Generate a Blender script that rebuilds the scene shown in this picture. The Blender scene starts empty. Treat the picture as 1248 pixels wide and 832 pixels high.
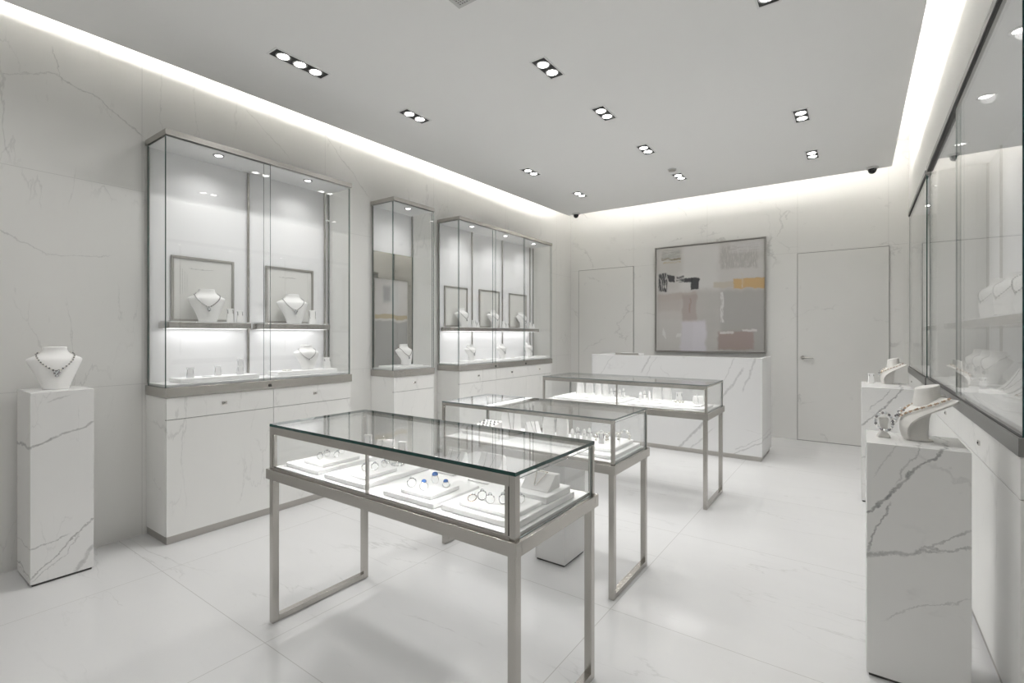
import bpy, bmesh, math, random
from mathutils import Vector, Matrix
random.seed(7)
SC = bpy.context.scene
COL = SC.collection
PI = math.pi

# ------------------------------------------------------------------ objects
def tag(o, label=None, cat=None, group=None, kind=None):
    if label: o['label'] = label
    if cat: o['category'] = cat
    if group: o['group'] = group
    if kind: o['kind'] = kind
    return o

def thing(name, label, cat, loc, rz=0.0, group=None):
    o = bpy.data.objects.new(name, None)
    o.empty_display_size = 0.05
    COL.objects.link(o)
    o.location = loc
    o.rotation_euler = (0, 0, rz)
    return tag(o, label, cat, group)

def root_loc(o):
    while o.parent: o = o.parent
    return Vector(o.location)

class MB:
    def __init__(s): s.bm = bmesh.new()
    def face(s, vs, mi=0, smooth=False):
        try:
            f = s.bm.faces.new(vs)
        except ValueError:
            return None
        f.material_index = mi; f.smooth = smooth
        return f
    def box(s, x0, x1, y0, y1, z0, z1, mi=0, edge=None):
        if x0 > x1: x0, x1 = x1, x0
        if y0 > y1: y0, y1 = y1, y0
        if z0 > z1: z0, z1 = z1, z0
        v = [s.bm.verts.new((x, y, z)) for z in (z0, z1) for y in (y0, y1) for x in (x0, x1)]
        d = (x1-x0, y1-y0, z1-z0); thin = d.index(min(d))
        for ax, q in ((2, (0,2,3,1)), (2, (4,5,7,6)), (1, (0,1,5,4)), (1, (2,6,7,3)), (0, (0,4,6,2)), (0, (1,3,7,5))):
            s.face([v[i] for i in q], mi if (edge is None or ax == thin) else edge)
        return s
    def loft(s, rings, mi=0, cap0=True, cap1=True, smooth=True, closed=True):
        R = [[s.bm.verts.new(p) for p in r] for r in rings]
        n = len(R[0])
        for a, b in zip(R, R[1:]):
            for i in range(n if closed else n-1):
                j = (i+1) % n
                s.face([a[i], a[j], b[j], b[i]], mi, smooth)
        if cap0: s.face(list(reversed(R[0])), mi)
        if cap1: s.face(R[-1], mi)
        return s
    def lathe(s, prof, c=(0,0,0), n=20, mi=0, smooth=True, sx=1.0, sy=1.0, cap0=True, cap1=True):
        rings = [[(c[0]+sx*r*math.cos(2*PI*i/n), c[1]+sy*r*math.sin(2*PI*i/n), c[2]+z) for i in range(n)] for r, z in prof]
        return s.loft(rings, mi, cap0, cap1, smooth)
    def tube(s, pts, r, n=8, mi=0, closed=False):
        pts = [Vector(p) for p in pts]; rings = []
        m = len(pts); prev = None
        for i, p in enumerate(pts):
            if closed: t = pts[(i+1) % m]-pts[i-1]
            else: t = pts[min(i+1, m-1)]-pts[max(i-1, 0)]
            if t.length < 1e-9: t = Vector((0,0,1))
            t.normalize()
            if prev is None:
                a = Vector((0,0,1)) if abs(t.z) < .9 else Vector((1,0,0))
                u = t.cross(a).normalized()
            else:
                u = (prev - t*prev.dot(t)).normalized()
            prev = u; w = t.cross(u)
            rr = r[i] if isinstance(r, (list, tuple)) else r
            rings.append([p+(u*math.cos(2*PI*k/n)+w*math.sin(2*PI*k/n))*rr for k in range(n)])
        if closed: rings.append(rings[0])
        return s.loft(rings, mi, not closed, not closed)
    def ball(s, c, r, mi=0, n=8, m=5, sz=1.0):
        prof = [(r*math.sin(PI*i/m), -r*sz*math.cos(PI*i/m)) for i in range(m+1)]
        prof[0] = (r*.02, prof[0][1]); prof[-1] = (r*.02, prof[-1][1])
        return s.lathe(prof, c, n, mi)
    def gem(s, c, r, mi=0, n=8):
        return s.lathe([(r*.05, -r*.8), (r, 0), (r*.62, r*.42)], c, n, mi, smooth=False)
    def torus(s, c, R, r, mi=0, n=24, k=6, M=None):
        pts = [Vector((R*math.cos(2*PI*i/n), R*math.sin(2*PI*i/n), 0)) for i in range(n)]
        if M is not None: pts = [M @ p for p in pts]
        return s.tube([Vector(c)+p for p in pts], r, k, mi, True)
    def extrude_y(s, poly, y0, y1, mi=0, smooth=False):   # poly in xz
        return s.loft([[(x, y0, z) for x, z in poly], [(x, y1, z) for x, z in poly]], mi, True, True, smooth)
    def build(s, name, mats, parent=None, loc=None, local=False, bevel=0.0, seg=2):
        if not isinstance(mats, (list, tuple)): mats = [mats]
        off = Vector((0,0,0))
        if not local:
            off = root_loc(parent) if parent else (Vector(loc) if loc else Vector((0,0,0)))
        for v in s.bm.verts: v.co -= off
        bmesh.ops.recalc_face_normals(s.bm, faces=s.bm.faces)
        me = bpy.data.meshes.new(name); s.bm.to_mesh(me); s.bm.free()
        me.set_sharp_from_angle(angle=math.radians(42))
        for m in mats: me.materials.append(m)
        o = bpy.data.objects.new(name, me); COL.objects.link(o)
        if parent: o.parent = parent
        elif loc: o.location = loc
        if bevel:
            b = o.modifiers.new('bevel', 'BEVEL'); b.width = bevel; b.segments = seg
            b.limit_method = 'ANGLE'; b.angle_limit = math.radians(40)
        return o

def quick(name, mat, parent, *boxes, **kw):
    m = MB()
    for b in boxes: m.box(*b)
    return m.build(name, mat, parent, **kw)

# ------------------------------------------------------------------ materials
class G:
    """small node-tree writer"""
    def __init__(s, name):
        s.m = bpy.data.materials.new(name); s.m.use_nodes = True
        s.t = s.m.node_tree; s.t.nodes.clear()
        s.out = s.t.nodes.new('ShaderNodeOutputMaterial')
    def n(s, typ, ins=None, **props):
        nd = s.t.nodes.new(typ)
        for k, v in props.items(): setattr(nd, k, v)
        for k, v in (ins or {}).items(): s.set(nd.inputs[k], v)
        return nd
    def set(s, sock, v):
        if isinstance(v, bpy.types.NodeSocket): s.t.links.new(v, sock)
        elif isinstance(v, bpy.types.Node): s.t.links.new(v.outputs[0], sock)
        else: sock.default_value = v
    def math(s, op, a, b=0.0, c=0.0, clamp=False):
        nd = s.n('ShaderNodeMath', {0: a, 1: b, 2: c}, operation=op); nd.use_clamp = clamp
        return nd.outputs[0]
    def vm(s, op, a, b=(0,0,0)):
        nd = s.n('ShaderNodeVectorMath', {0: a, 1: b}, operation=op)
        return nd.outputs[1] if op in ('DOT_PRODUCT', 'LENGTH') else nd.outputs[0]
    def ramp(s, v, a, b, lo=0.0, hi=1.0):
        nd = s.n('ShaderNodeMapRange', {0: v, 1: a, 2: b, 3: lo, 4: hi}, interpolation_type='SMOOTHSTEP')
        return nd.outputs[0]
    def mix(s, f, a, b):
        nd = s.n('ShaderNodeMix', data_type='RGBA')
        s.set(nd.inputs[0], f); s.set(nd.inputs[6], a); s.set(nd.inputs[7], b)
        return nd.outputs[2]
    def noise(s, vec, scale, detail=4.0, rough=.55, dist=0.0):
        return s.n('ShaderNodeTexNoise', {'Vector': vec, 'Scale': scale, 'Detail': detail, 'Roughness': rough, 'Distortion': dist})
    def coords(s): return s.n('ShaderNodeTexCoord').outputs['Object']
    def bsdf(s, **ins):
        b = s.n('ShaderNodeBsdfPrincipled')
        for k, v in ins.items(): s.set(b.inputs[k.replace('_', ' ')], v)
        s.t.links.new(b.outputs[0], s.out.inputs[0])
        return b

def C4(r, g, b): return (r, g, b, 1.0)

def plain(name, col, rough=.5, metal=0.0, **kw):
    g = G(name); g.bsdf(Base_Color=C4(*col), Roughness=rough, Metallic=metal, **kw); return g.m

def emit(name, col, strength):
    g = G(name); e = g.n('ShaderNodeEmission', {0: C4(*col), 1: strength}); g.t.links.new(e.outputs[0], g.out.inputs[0]); return g.m

def marble(name, base, vein, strength=.5, scale=1.0, rough=.3, rot=(0.3, .6, .5), hero=(), axis=0, joints=None, off=(0,0,0), fine=.35, dens=.5, joint_col=(.33,.32,.31), joint_w=.0018):
    g = G(name)
    P0 = g.coords()
    P = g.vm('ADD', P0, off)
    mp = g.n('ShaderNodeMapping', {'Vector': P, 'Rotation': rot, 'Scale': (.55*scale, 2.6*scale, .75*scale)}).outputs[0]
    # broad soft veins
    wv = g.noise(mp, 1.3, 6, .62, .2).outputs['Color']
    mw = g.vm('ADD', mp, g.vm('MULTIPLY', g.vm('SUBTRACT', wv, (.5,.5,.5)), (.75,.75,.75)))
    def cracks(sc, wd):
        e = g.n('ShaderNodeTexVoronoi', {'Vector': mw, 'Scale': sc}, feature='DISTANCE_TO_EDGE').outputs['Distance']
        return g.ramp(e, 0.0, wd, 1.0, 0.0)
    v1 = cracks(.62, .010)
    m1 = g.ramp(g.noise(P, 1.1*scale, 3).outputs[0], dens, dens+.16)
    v2 = cracks(1.5, .013)
    m2 = g.ramp(g.noise(g.vm('ADD', P, (5.2,1.3,7.7)), 2.2*scale, 4).outputs[0], dens, dens+.14)
    # fine flecks
    w3 = g.noise(mp, 15.0, 4, .6, .2).outputs[0]
    v3 = g.ramp(w3, .66, .76)
    # cloud
    cl = g.ramp(g.noise(mp, .8, 4, .6, .3).outputs[0], .3, .75)
    f = g.math('MULTIPLY', v1, m1)
    f = g.math('ADD', g.math('MULTIPLY', f, .75), g.math('MULTIPLY', g.math('MULTIPLY', v2, m2), .6))
    f = g.math('ADD', f, g.math('MULTIPLY', v3, fine))
    f = g.math('ADD', f, g.math('MULTIPLY', cl, .13))
    f = g.math('MULTIPLY', f, strength)
    if hero:
        nz = g.noise(P, 6.0, 6, .68).outputs['Color']
        wp = g.vm('ADD', P0, g.vm('MULTIPLY', g.vm('SUBTRACT', nz, (.5,.5,.5)), (.10,.10,.10)))
        keep = [1.0,1.0,1.0]; keep[axis] = 0.0
        gr = g.noise(P, 38.0, 3, .6).outputs[0]
        for (a, b, wd, st) in hero:
            if axis == 0: A = Vector((0,a[0],a[1])); B = Vector((0,b[0],b[1]))
            else: A = Vector((a[0],0,a[1])); B = Vector((b[0],0,b[1]))
            L = (B-A).length; d = (B-A)/L
            q = g.vm('MULTIPLY', g.vm('SUBTRACT', wp, tuple(A)), tuple(keep))
            t = g.vm('DOT_PRODUCT', q, tuple(d))
            perp = g.vm('LENGTH', g.vm('SUBTRACT', q, g.n('ShaderNodeVectorMath', {0: tuple(d), 'Scale': t}, operation='SCALE').outputs[0]))
            wd *= .62; line = g.ramp(perp, wd*.2, wd, 1.0, 0.0)
            ends = g.math('MULTIPLY', g.ramp(t, -.03, .02), g.ramp(t, L-.02, L+.03, 1.0, 0.0))
            line = g.math('MULTIPLY', g.math('MULTIPLY', line, ends), g.ramp(gr, .25, .7, st*.55, st))
            f = g.math('MAXIMUM', f, line)
    f = g.math('MINIMUM', f, 1.0)
    col = g.mix(f, C4(*base), C4(*vein))
    if joints:
        sep = g.n('ShaderNodeSeparateXYZ', {0: P0})
        acc = None
        for ax, kind, vals in joints:
            c = sep.outputs[ax]
            if kind == 'period':
                o, p = vals
                ds = [g.math('ABSOLUTE', g.math('SUBTRACT', g.math('WRAP', g.math('SUBTRACT', c, o), p/2, -p/2), 0.0))]
            else:
                ds = [g.math('ABSOLUTE', g.math('SUBTRACT', c, v)) for v in vals]
            for d in ds:
                l = g.math('LESS_THAN', d, joint_w)
                acc = l if acc is None else g.math('MAXIMUM', acc, l)
        col = g.mix(acc, col, C4(*joint_col))
    g.bsdf(Base_Color=col, Roughness=rough, Specular_IOR_Level=.5)
    return g.m

VE = (.30, .30, .295)
M = {}
M['wall_left'] = marble('marble wall left', (.74,.735,.715), VE, .40, .9, .32, (.5,.2,.3), axis=0,
    hero=[((.578,2.83),(.82,2.93),.010,.35), ((.795,3.08),(.84,2.90),.008,.45), ((.82,2.92),(1.017,2.857),.010,.5), ((1.017,2.857),(1.25,2.69),.010,.5),
          ((.578,1.94),(.766,1.83),.009,.4), ((.766,1.83),(1.06,1.86),.008,.35), ((2.64,3.16),(3.13,2.72),.010,.4), ((1.94,3.13),(2.3,2.85),.008,.3)],
    joints=[(1,'list',[-.14,1.249,2.64,4.03,5.42,6.81]), (2,'list',[1.02,2.32])], joint_col=(.60,.595,.58))
M['wall_back'] = marble('marble wall back', (.74,.735,.715), VE, .46, 1.0, .32, (.2,.8,.6), off=(3.1,0,1.7),
    joints=[(0,'list',[-2.857,-1.762,-.648,.284]), (2,'list',[2.412])], joint_col=(.58,.575,.56))
M['door'] = marble('marble door', (.72,.715,.695), VE, .46, 1.0, .32, (.9,.8,.1), off=(8.1,2,4.7))
M['wall_right'] = plain('plaster right', (.82,.815,.79), .55)
M['wall_plain'] = plain('plaster front', (.74,.735,.72), .6)
M['ceiling'] = plain('ceiling paint', (.93,.928,.918), .7)
M['cabinet'] = marble('pale veined panel', (.80,.797,.78), (.42,.42,.41), .42, 1.1, .35, (.2,1.0,.3), off=(2,9,1), fine=.12, dens=.47)
M['ped_left'] = marble('pedestal marble left', (.80,.797,.787), (.27,.27,.27), .30, 1.6, .25, (.6,.3,.2), axis=0, fine=.25,
    hero=[((.63,.735),(.75,.785),.020,.75), ((.75,.785),(.92,.85),.016,.65), ((.63,.05),(.80,.19),.011,.75), ((.80,.19),(.92,.30),.010,.75),
          ((.64,.035),(.78,.13),.007,.5), ((.78,.13),(.85,.23),.007,.5), ((.63,.20),(.80,.235),.008,.6), ((.82,.02),(.92,.14),.024,.55), ((.72,.99),(.80,1.02),.010,.4)])
M['ped_right'] = marble('pedestal marble right', (.80,.797,.787), (.24,.24,.245), .30, 1.6, .25, (.2,.7,.9), axis=1, fine=.2, off=(4,1,3),
    hero=[((.02,.64),(.139,.785),.012,.9), ((.139,.785),(.19,.84),.013,.85), ((.19,.84),(.27,.93),.011,.85), ((.10,.70),(.035,.50),.009,.7),
          ((.02,.475),(.14,.515),.022,.6), ((.14,.515),(.25,.55),.012,.6), ((.20,.54),(.34,.645),.011,.5), ((.23,.555),(.34,.575),.009,.6),
          ((.09,.24),(.32,.40),.007,.35), ((.12,.78),(.20,.93),.008,.45), ((.05,.80),(.13,.92),.007,.3)])
M['ped_far'] = marble('pedestal marble far', (.80,.797,.787), (.24,.24,.245), .30, 1.6, .25, (.9,.2,.4), axis=1, fine=.2, off=(1,6,2),
    hero=[((.01,.62),(.10,.70),.014,.75), ((.10,.70),(.18,.80),.012,.75), ((.18,.80),(.29,.94),.012,.75), ((.07,.74),(.20,.90),.009,.5), ((.02,.35),(.3,.5),.012,.4)])
M['ped_low'] = marble('pedestal marble low', (.70,.695,.685), (.35,.35,.35), .5, 1.5, .25, (.9,.2,.4), off=(3,3,3))
M['counter'] = marble('counter marble', (.72,.72,.72), (.36,.36,.365), .35, 1.0, .22, (.1,.9,.7), axis=1, off=(2,4,6), fine=.2,
    hero=[((-1.72,.03),(-1.39,.41),.030,.7), ((-1.39,.41),(-1.03,.98),.030,.55), ((-1.14,.04),(-.83,.22),.016,.6), ((-1.10,.10),(-.83,.27),.010,.5), ((-1.60,.03),(-1.33,.30),.014,.45),
          ((-2.16,.90),(-2.04,1.10),.024,.55), ((-2.10,.86),(-1.96,1.10),.010,.45), ((-2.83,.70),(-2.52,1.09),.012,.45), ((-1.02,.75),(-.90,1.1),.022,.55), ((-1.25,.8),(-1.1,1.1),.014,.4)])
M['floor'] = marble('floor marble', (.69,.69,.692), (.42,.42,.415), .62, .9, .16, (.1,.2,.75), off=(1.3,.4,0), fine=.22, dens=.5,
    joints=[(0,'period',(-1.0,1.125)), (1,'period',(1.122,1.125))], joint_col=(.48,.475,.465), joint_w=.0016)

def steel_mat(name, col, rough):
    g = G(name)
    P = g.coords()
    mp = g.n('ShaderNodeMapping', {'Vector': P, 'Scale': (1,1,1)}).outputs[0]
    nz = g.noise(mp, 2.0, 2, .5).outputs[0]
    g.bsdf(Base_Color=g.mix(g.ramp(nz,.3,.7), C4(*[c*.97 for c in col]), C4(*col)), Metallic=1.0, Roughness=rough)
    return g.m
M['steel'] = steel_mat('brushed steel', (.52,.50,.472), .24)
M['steel_dark'] = steel_mat('satin steel', (.50,.48,.455), .34)
M['steel_grey'] = steel_mat('dark grey steel', (.27,.268,.262), .32)
M['polished'] = plain('polished steel', (.72,.70,.67), .12, 1.0)

def glass_mat():
    g = G('clear glass')
    lw = g.n('ShaderNodeLayerWeight', {'Blend': .5}).outputs['Facing']
    fac = g.math('ADD', g.math('MULTIPLY', g.math('POWER', lw, 5.0), .85), .035)
    tr = g.n('ShaderNodeBsdfTransparent', {0: (.990,.993,.992,1)})
    gl = g.n('ShaderNodeBsdfGlossy', {'Color': (1,1,1,1), 'Roughness': .0})
    mx = g.n('ShaderNodeMixShader', {0: fac, 1: tr.outputs[0], 2: gl.outputs[0]})
    g.t.links.new(mx.outputs[0], g.out.inputs[0])
    return g.m
M['glass'] = glass_mat()
M['glass_edge'] = plain('green glass edge', (.012,.055,.048), .12, 0.0)
M['glass_edge_pale'] = plain('grey glass edge', (.20,.23,.23), .2, 0.0)
def acrylic_mat():
    g = G('frosted acrylic')
    tr = g.n('ShaderNodeBsdfTransparent', {0: (.97,.97,.97,1)})
    b = g.n('ShaderNodeBsdfPrincipled', {'Base Color': C4(.85,.85,.85), 'Roughness': .15})
    mx = g.n('ShaderNodeMixShader', {0: .38, 1: tr.outputs[0], 2: b.outputs[0]})
    g.t.links.new(mx.outputs[0], g.out.inputs[0]); return g.m
M['acrylic'] = acrylic_mat()
M['white'] = plain('white lacquer', (.84,.84,.835), .4)
M['tray'] = plain('white leatherette', (.90,.90,.895), .55)
M['velvet'] = plain('white bust velvet', (.88,.875,.865), .75)
M['linen'] = plain('cream linen', (.78,.765,.735), .8)
M['backlining'] = plain('case back lining', (.87,.87,.88), .6)
M['card'] = plain('cream card', (.72,.715,.69), .7)
M['ink'] = plain('pale grey ink', (.42,.41,.40), .7)
M['silver'] = plain('silver', (.88,.87,.86), .25, 1.0)
M['darksilver'] = plain('oxidised silver', (.33,.32,.33), .22, 1.0)
M['gold'] = plain('rose gold beads', (.62,.47,.36), .25, .85)
M['pearl'] = plain('pearl', (.83,.80,.74), .18)
M['sapphire'] = plain('blue sapphire', (.07,.19,.52), .08, 0.0, Coat_Weight=.6)
M['diamond'] = plain('clear stone', (.86,.88,.90), .05, .35)
M['black'] = plain('black lamp housing', (.012,.012,.013), .45)
M['blackgloss'] = plain('smoked dome', (.015,.016,.018), .06)
M['plastic'] = plain('grey white plastic', (.62,.62,.61), .45)
M['gap'] = plain('dark shadow gap', (.08,.078,.075), .8)
M['doorgap'] = plain('door gap', (.20,.195,.19), .8)
M['lamp'] = emit('downlight lamp', (1,.985,.95), 14.0)
M['reflector'] = plain('lamp reflector', (.85,.85,.85), .25, .6)
M['caplamp'] = emit('case downlight lamp', (1,.985,.96), 8.0)
M['cove'] = emit('cove strip', (1,.97,.92), 44.0)
M['led'] = emit('case strip', (1,.995,.985), 74.0)
M['shelfled'] = emit('shelf underlight', (1,.995,.985), 2.6)

def mirror_mat():
    g = G('grey tinted mirror'); g.bsdf(Base_Color=C4(.56,.55,.53), Metallic=1.0, Roughness=.02); return g.m
M['mirror'] = mirror_mat()

def vent_mat():
    g = G('perforated plate'); P = g.coords()
    sep = g.n('ShaderNodeSeparateXYZ', {0: P}); p = .016
    a = g.math('WRAP', sep.outputs[0], p/2, -p/2); b = g.math('WRAP', sep.outputs[1], p/2, -p/2)
    r = g.math('SQRT', g.math('ADD', g.math('MULTIPLY', a, a), g.math('MULTIPLY', b, b)))
    g.bsdf(Base_Color=g.mix(g.math('LESS_THAN', r, .0045), C4(.62,.62,.61), C4(.22,.22,.22)), Roughness=.5); return g.m
M['vent'] = vent_mat()

def painting_mat(name, W, H, muted=False):
    """abstract blocks; object coordinates: x across (0..W), z up (0..H)"""
    g = G(name); P = g.coords()
    nz = g.noise(P, 4.5, 6, .68).outputs['Color']
    P2 = g.vm('ADD', P, g.vm('MULTIPLY', g.vm('SUBTRACT', nz, (.5,.5,.5)), (.11,.11,.11)))
    brush = g.noise(g.n('ShaderNodeMapping', {'Vector': P, 'Scale': (2,2,22)}).outputs[0], 4.0, 4, .6).outputs[0]
    brush2 = g.noise(g.n('ShaderNodeMapping', {'Vector': P, 'Scale': (22,2,3)}).outputs[0], 4.0, 4, .6).outputs[0]
    sep = g.n('ShaderNodeSeparateXYZ', {0: P2})
    u = g.math('DIVIDE', sep.outputs[0], W); v = g.math('DIVIDE', sep.outputs[2], H)
    big = g.noise(P, 1.6, 4, .6).outputs[0]
    col = g.mix(g.ramp(big,.3,.7), C4(.47,.455,.44), C4(.58,.565,.55))
    def patch(u0,u1,v0,v1,c,op=1.0,soft=.012,slope=0.0,tex=None):
        nonlocal col
        vv = g.math('SUBTRACT', v, g.math('MULTIPLY', g.math('SUBTRACT', u, u0), slope)) if slope else v
        m = g.math('MULTIPLY', g.math('MULTIPLY', g.ramp(u,u0-soft,u0+soft), g.ramp(u,u1-soft,u1+soft,1.0,0.0)),
                   g.math('MULTIPLY', g.ramp(vv,v0-soft,v0+soft), g.ramp(vv,v1-soft,v1+soft,1.0,0.0)))
        if tex is not None: m = g.math('MULTIPLY', m, g.ramp(tex,.36,.52))
        col = g.mix(g.math('MULTIPLY', m, op), col, C4(*c))
    if muted:
        patch(0,1,0,.52,(.30,.30,.29),.8); patch(.25,.55,.74,.94,(.22,.22,.22),.7,.04); patch(.45,.75,.62,.95,(.55,.55,.54),.7,.05)
        patch(0,1,.545,.60,(.40,.33,.20),.85,.01)
    else:
        patch(0,1,.0,.55,(.42,.41,.395),.7,.03)
        patch(.62,1,.0,.55,(.36,.35,.34),.8,.03)
        patch(.0,.26,.0,.42,(.53,.52,.50),.6,.04)
        patch(.24,.60,.58,1.0,(.60,.59,.58),.95,.03)
        patch(.57,.99,.60,.80,(.56,.55,.54),.7,.03)
        patch(.62,.93,.74,.95,(.40,.385,.375),.9,.015,tex=brush2)
        patch(.70,.97,.88,.98,(.58,.57,.57),.7,.02,tex=brush)
        patch(.0,.27,.74,1.0,(.50,.49,.47),.7,.03)
        patch(.05,.25,.875,.955,(.34,.335,.32),.85,.018,tex=brush); patch(.05,.25,.865,.885,(.20,.17,.11),.9,.005,tex=brush); patch(.07,.25,.84,.852,(.42,.33,.18),.7,.005,tex=brush)
        patch(.02,.40,.47,.545,(.43,.375,.35),.8,.012,.03)
        patch(.02,.25,.30,.50,(.44,.40,.38),.7,.02); patch(.26,.40,.27,.53,(.38,.33,.31),.9,.012)
        patch(.02,.25,.08,.38,(.52,.505,.49),.7,.02)
        patch(.33,.345,.36,.50,(.30,.22,.19),.6,.006,tex=brush2)
        patch(.25,.49,-.1,.28,(.58,.56,.60),.9,.02); patch(.36,.48,-.1,.27,(.60,.58,.62),.7,.015)
        patch(.62,.645,.26,.54,(.66,.66,.65),.8,.006,tex=brush2)
        patch(.59,.90,.02,.185,(.33,.265,.245),.9,.014); patch(.61,.73,.165,.185,(.66,.65,.64),.8,.006); patch(.80,.93,.185,.205,(.66,.65,.64),.8,.006)
        patch(.55,.74,.58,.632,(.48,.44,.37),.85,.008); patch(.73,1.0,.565,.655,(.50,.34,.16),.95,.008,-.03); patch(.80,.815,.57,.70,(.55,.5,.42),.7,.004,tex=brush2)
        K = (.035,.036,.04)
        patch(.03,.105,.57,.74,K,.95,.008,tex=brush2); patch(.115,.19,.665,.735,K,.95,.006,-.2); patch(.205,.275,.65,.705,K,.9,.006,tex=brush)
        patch(.275,.36,.645,.682,K,.95,.006); patch(.345,.42,.575,.682,K,.95,.007)
        patch(.07,.10,.15,.22,(.68,.68,.67),.7,.004,-1.2,tex=brush); patch(.2,.25,.13,.16,(.68,.68,.67),.6,.004,tex=brush)
    g.bsdf(Base_Color=col, Roughness=.6 if not muted else .12, Specular_IOR_Level=.4); return g.m
M['painting'] = painting_mat('abstract canvas', 1.48, 1.54)
M['print'] = painting_mat('muted print', .43, .88, True)  # mirror reflection of a picture, put into the colour

# ------------------------------------------------------------------ the room
WL, WR, WB, WF = -3.955, .80, 7.284, -1.70
BX = .47                      # bulkhead face over the right cabinets
CT, CH = 3.62, 3.17           # cove top, hung ceiling underside
def struct(name, m, mat, **kw):
    o = m.build(name, mat, **kw); o['kind'] = 'structure'; return o
struct('floor', MB().box(WL-.1, WR+.1, WF-.1, WB+.1, -.1, 0), M['floor'])
struct('wall_left', MB().box(WL-.1, WL, WF-.1, WB+.1, 0, CT), M['wall_left'])
struct('wall_back', MB().box(WL, WR+.1, WB, WB+.1, 0, CT), M['wall_back'])
m = MB().box(WR, WR+.1, WF-.1, WB, 0, CT)
m.box(BX, WR, WF, WB, 2.685, CT); m.box(BX, WR, 6.83, WB, 0, 2.685); m.box(.50, WR, 5.045, 5.115, 0, 2.685)
struct('wall_right', m, M['wall_right'])
struct('wall_front', MB().box(WL, WR, WF-.1, WF, 0, CT), M['wall_plain'])
# hung ceiling with an open cove along three walls (its left edge runs very slightly out of parallel)
ex0 = -3.87; ex1 = -3.623
edge = [(ex0, WF), (.325, WF), (.289, 6.68), (ex1, 6.602)]
m = MB(); rb = [m.bm.verts.new((x,y,CH)) for x,y in edge]; rt = [m.bm.verts.new((x,y,CH+.03)) for x,y in edge]
m.face(rb); m.face(rt)
for i in range(4): m.face([rb[i], rb[(i+1)%4], rt[(i+1)%4], rt[i]])
m.box(WL-.1, WR+.1, WF-.1, WB+.1, CT, CT+.1)
struct('ceiling', m, M['ceiling'])
def strip(name, a, b, inset):
    a = Vector(a); b = Vector(b); d = (b-a).normalized(); nrm = Vector((-d.y, d.x))*inset
    m = MB(); w = Vector((-d.y, d.x))*.012
    pts = [a+nrm-w, b+nrm-w, b+nrm+w, a+nrm+w]
    lo = [m.bm.verts.new((p.x,p.y,CH+.031)) for p in pts]; hi = [m.bm.verts.new((p.x,p.y,CH+.043)) for p in pts]
    m.face(lo); m.face(hi)
    for i in range(4): m.face([lo[i], lo[(i+1)%4], hi[(i+1)%4], hi[i]])
    struct(name, m, M['cove'])
strip('trim_1', edge[3], edge[0], .05)
strip('trim_2', edge[2], edge[3], .05)
strip('trim_3', edge[1], edge[2], .05)

# flush marble doors in the back wall
def flush_door(n, x0, x1, z1, handle):
    o = struct('door_%d' % n, MB().box(x0, x1, WB-.010, WB, .006, z1), M['door'])
    t = .006
    quick('shadow_gap', M['doorgap'], o, (x0-t, x0, WB-.009, WB, 0, z1+t), (x1, x1+t, WB-.009, WB, 0, z1+t), (x0-t, x1+t, WB-.009, WB, z1, z1+t), (x0, x1, WB-.008, WB, 0, .006))
    if handle:
        h = MB(); hx = x0+.055; hz = 1.06
        h.lathe([(.024,0),(.024,.008)], (0,0,0), 20)
        for v in h.bm.verts: v.co = Vector((hx+v.co.x, WB-.010-v.co.z, hz+v.co.y))
        h.tube([(hx,WB-.012,hz),(hx,WB-.05,hz),(hx+.02,WB-.058,hz),(hx+.12,WB-.058,hz)], .008, 10)
        h.build('door_handle', M['steel_dark'], o)
flush_door(1, -.645, .288, 2.395, True)
flush_door(2, -3.80, -2.858, 2.412, False)

# ------------------------------------------------------------------ ceiling fixtures
def spot(parent, x, y, z, power, angle=140, blend=.9, size=.03):
    l = bpy.data.lights.new('spot_lamp', 'SPOT'); l.energy = power; l.spot_size = math.radians(angle); l.spot_blend = blend
    l.shadow_soft_size = size; l.color = (1, .992, .975)
    o = bpy.data.objects.new('light_source', l); COL.objects.link(o); o.parent = parent
    o.location = Vector((x,y,z))-root_loc(parent)
    return o
SPOTW = 14.5
def downlight(cx, cy, n, label, group='recessed ceiling downlights', power=SPOTW):
    L = {1:.13, 2:.258, 3:.375}[n]; w = .098
    t = thing('recessed_downlight', label, 'ceiling light', (cx, cy, CH), 0, group)
    x0, x1, y0, y1 = cx-w/2, cx+w/2, cy-L/2, cy+L/2; f = .011
    quick('trim_frame', M['white'], t, (x0-f,x0,y0-f,y1+f,CH-.004,CH), (x1,x1+f,y0-f,y1+f,CH-.004,CH), (x0,x1,y0-f,y0,CH-.004,CH), (x0,x1,y1,y1+f,CH-.004,CH))
    quick('housing', M['black'], t, (x0,x1,y0,y1,CH-.002,CH))
    for k in range(n):
        yy = cy+(k-(n-1)/2)*(.116 if n == 3 else .118)
        r = MB().lathe([(.047,0),(.047,-.003),(.036,-.003),(.036,0)], (cx,yy,CH-.002), 28, cap0=False, cap1=False).build('reflector_ring', M['reflector'], t)
        MB().lathe([(.036,0),(.036,-.0015)], (cx,yy,CH-.002), 28).build('lamp', M['lamp'], r)
        spot(t, cx, yy, CH-.012, power)
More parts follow.
